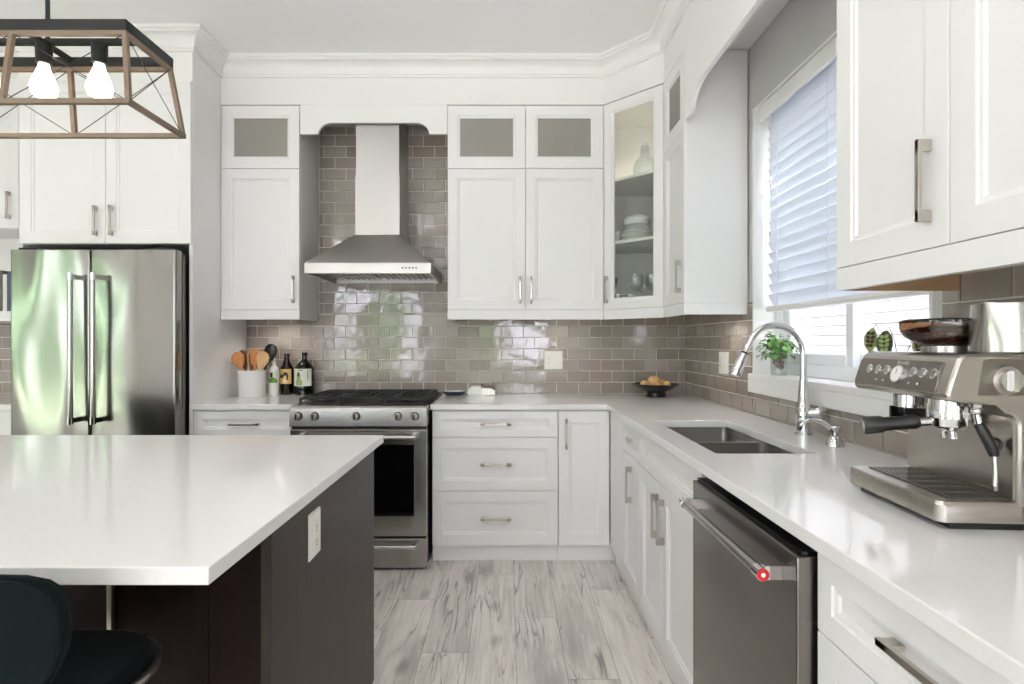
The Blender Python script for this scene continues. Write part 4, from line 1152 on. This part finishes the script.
def dome(x0, x1, mat, name, pl, pr):
    m = MB(); L = []
    n = 10
    for k in range(n+1):
        q = k/n; xx = x0+(x1-x0)*q; h = .062
        if pl and q < .45: h *= math.sin(PI/2*(.5+.5*q/.45))
        if pr and q > .55: h *= math.sin(PI/2*(.5+.5*(1-q)/.45))
        L.append([(xx, 3.690, ZC+.0062), (xx, 3.691, ZC+h*.75), (xx, 3.705, ZC+h), (xx, 3.735, ZC+h), (xx, 3.749, ZC+h*.75), (xx, 3.750, ZC+.0062)])
    m.loops(L); return obj(name, m, mat, bd, smooth=True)
dome(-.262, -.172, 'ceramic', 'cover', True, False)
dome(-.1715, -.082, 'nickel', 'glass_side', False, True)
m = MB()
for k in range(4): m.box(-.160+k*.018, -.156+k*.018, 3.6875, 3.6895, ZC+.0065, ZC+.050)
obj('rib', m, 'ceramic', bd)
m = MB(); m.ball((-.168, 3.72, ZC+.068), .007, .007, .006); obj('knob', m, 'black', bd, smooth=True)

# fruit bowl
fb = thing('fruit_bowl', 'black footed fruit bowl on the counter in the back corner', 'bowl', (.972, 3.60, ZC))
m = MB(); bx_, by_ = .972, 3.60
m.lathe([(.062, .0003), (.064, .004), (.058, .028), (.062, .034), (.110, .055), (.145, .077), (.151, .085), (.148, .086), (.140, .079), (.105, .060), (.05, .042)], (bx_, by_, ZC), 44)
obj('bowl', m, 'bowl', fb, smooth=True)
for i, (dx_, dy_, r, z, lb) in enumerate(((-.014, -.01, .045, .052, 'largest round tan fruit in the black bowl'), (.065, -.035, .026, .056, 'small tan fruit on the right in the black bowl'),
                               (-.075, .0, .026, .056, 'small tan fruit on the left in the black bowl'), (.05, .055, .030, .052, 'tan fruit at the back of the black bowl'), (.0, -.075, .020, .055, 'smallest tan fruit at the front of the black bowl'))):
    f = thing('fruit', lb, 'fruit', (bx_+dx_, by_+dy_, ZC+z), 'fruit in the black bowl')
    m = MB(); m.ball((bx_+dx_, by_+dy_, ZC+z+r), r, r, r*.94); obj('flesh', m, 'fruit', f, smooth=True)
    m = MB(); m.cyl((bx_+dx_, by_+dy_, ZC+z+r*1.92), (bx_+dx_+.002, by_+dy_, ZC+z+r*1.92+.006), .003, .002, 8); obj('stem', m, 'stem', f)

# ------------------------------------------------------------------ plants on the sill
def leaf(m, base, tip, w, nrm=(0, 0, 1), curl=.15, n=6):
    base = Vector(base); tip = Vector(tip); d = tip-base; L = d.length; d = d.normalized()
    s_ = d.cross(Vector(nrm)); s_ = s_.normalized() if s_.length > 1e-4 else d.orthogonal().normalized(); up = s_.cross(d)
    rows = []
    for k in range(n+1):
        q = k/n; ww = w*math.sin(PI*min(1, q*.93+.05))**.8; c = base+d*(L*q)+up*(curl*L*math.sin(PI*q)*.6)
        rows.append([c-s_*ww+up*ww*.25, c, c+s_*ww+up*ww*.25, c-up*.0006])
    m.loops(rows)
pl_ = thing('potted_plant', 'small leafy green plant in a glass jar on the window sill', 'plant', (1.275, 2.572, WIN[2]))
px, py, pz_ = 1.272, 2.572, WIN[2]+.0005
m = MB(); m.lathe([(.034, 0), (.036, .003), (.037, .11), (.0375, .112), (.0345, .112), (.034, .006), (.02, .005)], (px, py, pz_), 26); obj('glass_jar', m, 'glass', pl_, smooth=True)
rnd = random.Random(5)
m = MB()
for k in range(16): m.ball((px+rnd.uniform(-.016, .016), py+rnd.uniform(-.016, .016), pz_+rnd.uniform(.04, .095)), rnd.uniform(.009, .015), seg=8, rings=5)
obj('root_ball', m, 'root', pl_, smooth=True)
ms = MB(); ma = MB(); mb_ = MB()
for k in range(110):
    a = rnd.uniform(0, 2*PI); el = rnd.uniform(-.35, 1.2); q = rnd.uniform(.045, .090)
    c = Vector((px, py, pz_+.115)); e = c+Vector((math.cos(a)*math.cos(el)*q*.9, math.sin(a)*math.cos(el)*q, math.sin(el)*q*1.05))
    if k % 3 == 0: ms.tube([c+Vector((rnd.uniform(-.012, .012), rnd.uniform(-.012, .012), -.01)), c.lerp(e, .5)+Vector((0, 0, .012)), e], .0012, 5)
    t = e+Vector((math.cos(a)*rnd.uniform(.015, .03), math.sin(a)*rnd.uniform(.015, .03), rnd.uniform(-.03, .008)))
    leaf(ma if k % 2 else mb_, e, t, rnd.uniform(.010, .016))
obj('stems', ms, 'leafy', pl_); obj('foliage', ma, 'leafy', pl_, smooth=True); obj('foliage', mb_, 'leafy2', pl_, smooth=True, label='paler green leaves')
p2 = thing('prayer_plant', 'patterned-leaf prayer plant on the sill behind the espresso machine', 'plant', (1.285, 1.80, WIN[2]))
px, py = 1.285, 1.80
m = MB(); m.lathe([(.036, 0), (.046, .075), (.046, .08), (.041, .08), (.04, .07), (.02, .066)], (px, py, pz_), 24); obj('pot', m, 'terracotta', p2, smooth=True)
leaves = [((1.262, 1.896, 1.322), (1.256, 1.902, 1.236), .024), ((1.262, 1.832, 1.312), (1.250, 1.815, 1.222), .027), ((1.30, 1.735, 1.30), (1.29, 1.71, 1.225), .022)]
m = MB()
for b, t, w_ in leaves:
    b = Vector(b); m.tube([(px, py, pz_+.066), ((px+b.x)/2, (py+b.y)/2-.01, 1.275), (b.x+.004, b.y-.01, b.z+.012), tuple(b)], .0013, 6)
obj('stems', m, 'maroon', p2)
for b, t, w_ in leaves:
    m = MB(); leaf(m, b, t, w_, (-1, -.5, 0), .02, 10); dk = w_ > .025; l = obj('leaf', m, 'leafdeep' if dk else 'leafpale', p2, smooth=True)
    m = MB(); d = Vector(t)-Vector(b); fr_ = Vector((-1, -.5, 0)).normalized(); sd_ = d.normalized().cross(fr_)
    for k in range(4):
        c = Vector(b)+d*(.26+.16*k)+fr_*.0075
        for s_ in (-1, 1):
            ww = w_*(.55, .66, .6, .42)[k]
            leaf(m, c+sd_*s_*.001, c+sd_*s_*ww+d.normalized()*-.009+fr_*.003, .0062, fr_, 0, 5)
    obj('leaf_markings', m, 'leafpale' if dk else 'leafdark', l)

# ------------------------------------------------------------------ dishes in the corner cabinet
s1, s2_ = ZUB+.0163, 1.9053; s3 = 2.2983
cxp, cyp = .838, 3.545
zz = s2_
for i in range(6):
    r = .108-.003*i if i < 4 else .090-.006*(i-4)
    m = MB(); m.lathe([(r*.6, .0003), (r*.62, .003), (r, .018), (r+.001, .021), (r-.004, .0215), (r*.62, .008), (r*.3, .0065)], (cxp, cyp, zz), 36)
    o = obj('plate', m, 'ceramic' if i % 2 else 'plastic_w', smooth=True); tag(recentre(o), ('lowest', 'second from lowest', 'third from lowest', 'fourth from lowest', 'fifth from lowest', 'topmost')[i]+' white plate of the stack in the glass corner cabinet', 'plate', 'plates in the corner cabinet')
    zz += .0165 if i < 5 else .0185
tr = thing('sugar_bowl', 'lidded white bowl with knob on top of the plate stack', 'bowl', (cxp, cyp, zz+.006))
zz += .006
m = MB(); m.lathe([(.05, 0), (.078, .012), (.084, .034), (.084, .042)], (cxp, cyp, zz), 32); obj('bowl', m, 'ceramic', tr, smooth=True)
m = MB(); m.lathe([(.085, .0425), (.081, .052), (.055, .070), (.02, .078), (.007, .081), (.009, .088), (.011, .095), (.004, .101)], (cxp, cyp, zz), 32); obj('lid', m, 'plastic_w', tr, smooth=True)
def wine(x, y, label):
    r = thing('wine_glass', label, 'glass', (x, y, s1), 'wine glasses in the corner cabinet')
    m = MB(); m.lathe([(.036, .0003), (.034, .002), (.006, .006), (.0038, .02), (.0038, .085), (.010, .095), (.032, .112), (.044, .14), (.043, .17), (.035, .205), (.0342, .205), (.042, .17), (.043, .14), (.031, .1135), (.008, .098)], (x, y, s1), 28)
    obj('glass', m, 'glass', r, smooth=True); return r
wg = wine(.80, 3.40, 'clear stemmed wine glass nearest the cabinet door on the lower shelf')
dup(wg, (.90, 3.40, s1), label='clear stemmed wine glass second from the door on the lower shelf')
dup(wg, (.86, 3.50, s1), label='clear stemmed wine glass behind the front one on the lower shelf')
tm = thing('tumbler', 'clear tumbler at front left of the lower cabinet shelf', 'glass', (.70, 3.475, s1), 'tumblers in the corner cabinet')
m = MB(); m.lathe([(.026, .0003), (.028, .003), (.033, .085), (.0322, .085), (.027, .008), (.012, .007)], (.70, 3.475, s1), 24); obj('glass', m, 'glass', tm, smooth=True)
dup(tm, (.775, 3.47, s1), label='clear tumbler in the middle of the lower cabinet shelf')
dup(tm, (.75, 3.555, s1), label='clear tumbler at the rear of the lower cabinet shelf')
gb_ = thing('goblet', 'dark goblet at the left of the lower shelf in the corner cabinet', 'goblet', (.685, 3.57, s1))
m = MB(); m.lathe([(.034, .0003), (.032, .004), (.007, .010), (.006, .085), (.012, .10), (.026, .14), (.034, .195), (.032, .195), (.022, .14), (.006, .105)], (.685, 3.57, s1), 26); obj('cup', m, 'gloss_black', gb_, smooth=True)
cr = thing('glass_carafe', 'clear round glass carafe on the top shelf of the corner cabinet', 'carafe', (.868, 3.46, s3))
m = MB(); m.lathe([(.05, .0003), (.066, .02), (.075, .06), (.066, .10), (.036, .135), (.026, .165), (.031, .20), (.0300, .20), (.0245, .165), (.0345, .135), (.064, .10), (.073, .06), (.064, .02), (.03, .006)], (.868, 3.46, s3), 32)
obj('glass', m, 'glass', cr, smooth=True)
m = MB(); m.ball((.868, 3.46, s3+.222), .022); m.cyl((.868, 3.46, s3+.165), (.868, 3.46, s3+.205), .02, .024, 18); obj('stopper', m, 'glass', cr, smooth=True)
wc = thing('mug', 'white cup beside the plate stack on the middle cabinet shelf', 'cup', (.695, 3.535, s2_))
m = MB(); m.lathe([(.024, .0003), (.031, .004), (.034, .075), (.032, .075), (.029, .008), (.01, .007)], (.695, 3.535, s2_), 24); obj('cup', m, 'ceramic', wc, smooth=True)
m = MB(); m.tube([(.695+.031+.02*math.sin(a), 3.535, s2_+.038-.022*math.cos(a)) for a in [PI*k/8 for k in range(9)]], .004, 8); obj('handle', m, 'ceramic', wc, smooth=True)

# ------------------------------------------------------------------ linear pendant over the island
pd = thing('pendant_light', 'black and weathered bronze lantern-frame linear pendant over the island', 'pendant light', (-1.42, 1.5, ZCEIL))
zt, zb = 2.101, 1.880
top = (-1.872, -.974, 1.412, 1.600); bot = (-1.90, -.946, 1.384, 1.616)
m = MB(); a, b, c_, d_ = top; h = .028; t = .012
m.box(a, b, c_-t/2, c_+t/2, zt-h, zt); m.box(a, b, d_-t/2, d_+t/2, zt-h, zt); m.box(a, a+t, c_+t/2, d_-t/2, zt-h, zt); m.box(b-t, b, c_+t/2, d_-t/2, zt-h, zt)
m.box(a+t, b-t, 1.495, 1.515, zt-.012, zt)
for xx in (-1.27, -1.57): m.box(xx-.008, xx+.008, c_+t/2, 1.495, zt-.012, zt); m.box(xx-.008, xx+.008, 1.515, d_-t/2, zt-.012, zt)
obj('top_frame', m, 'darkmetal', pd, bevel=.001)
m = MB(); b0 = .013
m.box(bot[0], bot[1], bot[2]-b0/2, bot[2]+b0/2, zb-b0/2, zb+b0/2); m.box(bot[0], bot[1], bot[3]-b0/2, bot[3]+b0/2, zb-b0/2, zb+b0/2)
m.box(bot[0], bot[0]+b0, bot[2], bot[3], zb-b0/2, zb+b0/2); m.box(bot[1]-b0, bot[1], bot[2], bot[3], zb-b0/2, zb+b0/2)
zi = zt-h-.006
m.box(top[0], top[1], top[2]-.006, top[2]+.006, zi-.006, zi+.006); m.box(top[0], top[1], top[3]-.006, top[3]+.006, zi-.006, zi+.006)
m.box(top[1]-.012, top[1], top[2], top[3], zi-.006, zi+.006); m.box(top[0], top[0]+.012, top[2], top[3], zi-.006, zi+.006)
def bar(m, p, q, s_=.006):
    p = Vector(p); q = Vector(q); d = (q-p).normalized(); u_ = Vector((1, 0, 0)) if abs(d.x) < .8 else Vector((0, 1, 0)); u_ = (u_-d*u_.dot(d)).normalized(); v_ = d.cross(u_)
    R = lambda c: [c+u_*s_+v_*s_, c-u_*s_+v_*s_, c-u_*s_-v_*s_, c+u_*s_-v_*s_]
    m.loops([R(p), R(q)])
for xi, xj in ((top[0]+.006, bot[0]+.006), (top[1]-.006, bot[1]-.006), (-1.27, -1.27), (-1.57, -1.57)):
    for yi, yj in ((top[2], bot[2]), (top[3], bot[3])): bar(m, (xi, yi, zi), (xj, yj, zb))
obj('lantern_frame', m, 'bronze', pd, bevel=.0008)
m = MB(); sec = [top[0]+.006, -1.57, -1.27, top[1]-.006]; secb = [bot[0]+.006, -1.57, -1.27, bot[1]-.006]
for k in range(3):
    for yi, yj in ((top[2], bot[2]), (top[3], bot[3])):
        m.cyl((sec[k], yi, zi), (secb[k+1], yj, zb), .0012, seg=6); m.cyl((sec[k+1], yi, zi), (secb[k], yj, zb), .0012, seg=6)
for xi, xj in ((top[0]+.006, bot[0]+.006), (top[1]-.006, bot[1]-.006)):
    m.cyl((xi, top[2], zi), (xj, bot[3], zb), .0012, seg=6); m.cyl((xi, top[3], zi), (xj, bot[2], zb), .0012, seg=6)
obj('cross_wire', m, 'darkmetal', pd)
for xx in (-1.257, -1.585):
    m = MB(); m.cyl((xx, 1.505, zt), (xx, 1.505, ZCEIL-.03), .0055, seg=12); obj('rod', m, 'darkmetal', pd, smooth=True)
    m = MB(); m.cyl((xx, 1.505, ZCEIL-.03), (xx, 1.505, ZCEIL-.0005), .06, seg=24); obj('canopy', m, 'darkmetal', pd, smooth=True)
for k in range(5):
    xx = -1.115-.152*k
    m = MB(); m.cyl((xx, 1.505, zt-.012), (xx, 1.505, 2.035), .020, .0185, 20); sk_ = obj('socket', m, 'darkmetal', pd, smooth=True)
    m = MB(); m.lathe([(.012, 0), (.014, -.012), (.027, -.045), (.032, -.065), (.028, -.083), (.012, -.095)], (xx, 1.505, 2.0345), 22); obj('bulb', m, 'bulb', sk_, smooth=True)

# ------------------------------------------------------------------ bar stool
st_ = thing('bar_stool', 'dark green velvet bar stool with chrome trim at the island', 'stool', (-.86, .93, 0))
scx, scy = -.855, .93
rows = [(.655, .09), (.70, .15), (.74, .19), (.777, .217), (.81, .238), (.842, .251), (.875, .257), (.905, .256), (.925, .249), (.940, .233), (.950, .207), (.956, .168), (.9585, .110)]
N = 28; m = MB(); grid = {}
def shell(q, z, hw, out):
    a = q*hw*.90
    return Vector((scx+a, .752+.9*a*a-.10*(z-.8)-out*.026, z))
for side in (0, 1):
    for j, (z, hw) in enumerate(rows):
        for i in range(N+1): grid[(side, i, j)] = m.P(shell(-1+2*i/N, z, hw, side))
J = len(rows)-1
for j in range(J):
    for i in range(N):
        m.F(grid[(0, i, j)], grid[(0, i+1, j)], grid[(0, i+1, j+1)], grid[(0, i, j+1)])
        m.F(grid[(1, i, j)], grid[(1, i, j+1)], grid[(1, i+1, j+1)], grid[(1, i+1, j)])
    m.F(grid[(0, 0, j)], grid[(0, 0, j+1)], grid[(1, 0, j+1)], grid[(1, 0, j)]); m.F(grid[(0, N, j)], grid[(1, N, j)], grid[(1, N, j+1)], grid[(0, N, j+1)])
for i in range(N):
    m.F(grid[(0, i, 0)], grid[(1, i, 0)], grid[(1, i+1, 0)], grid[(0, i+1, 0)]); m.F(grid[(0, i, J)], grid[(0, i+1, J)], grid[(1, i+1, J)], grid[(1, i, J)])
obj('backrest', m, 'velvet', st_, smooth=60, bevel=.008, seg=3)
rim = [shell(1, z, hw, .5) for z, hw in rows]+[shell(1-2*i/N, *rows[-1], .5) for i in range(1, N)]+[shell(-1, z, hw, .5) for z, hw in reversed(rows)]
m = MB(); m.tube(rim, .005, 8); obj('piping', m, 'velvet', st_, smooth=True)
m = MB(); m.prism(rrect(-1.045, -.664, .755, 1.12, .12, 8), .645, .695); obj('seat', m, 'velvet', st_, smooth=True, bevel=.015, seg=3)
m = MB(); rr_ = [(x, y, .668) for x, y in rrect(-1.053, -.656, .747, 1.128, .128, 8)]; m.tube(rr_+[rr_[0]], .008, 10, cap=False); obj('seat_rail', m, 'nickel', st_, smooth=True)
for sx_ in (-1, 1):
    for sy_ in (-1, 1):
        m = MB(); m.tube([(scx+.11*sx_, scy-.005+.11*sy_, .644), (scx+.19*sx_, scy+.16*sy_, .0005)], .011, 12); obj('leg', m, 'darkmetal', st_, smooth=True)
m = MB(); q = .27; r_ = [(scx+x, scy+y, q) for x, y in rrect(-.158, .158, -.14, .14, .03, 4)]; m.tube(r_+[r_[0]], .008, 10, cap=False); obj('footrest', m, 'chrome', st_, smooth=True)
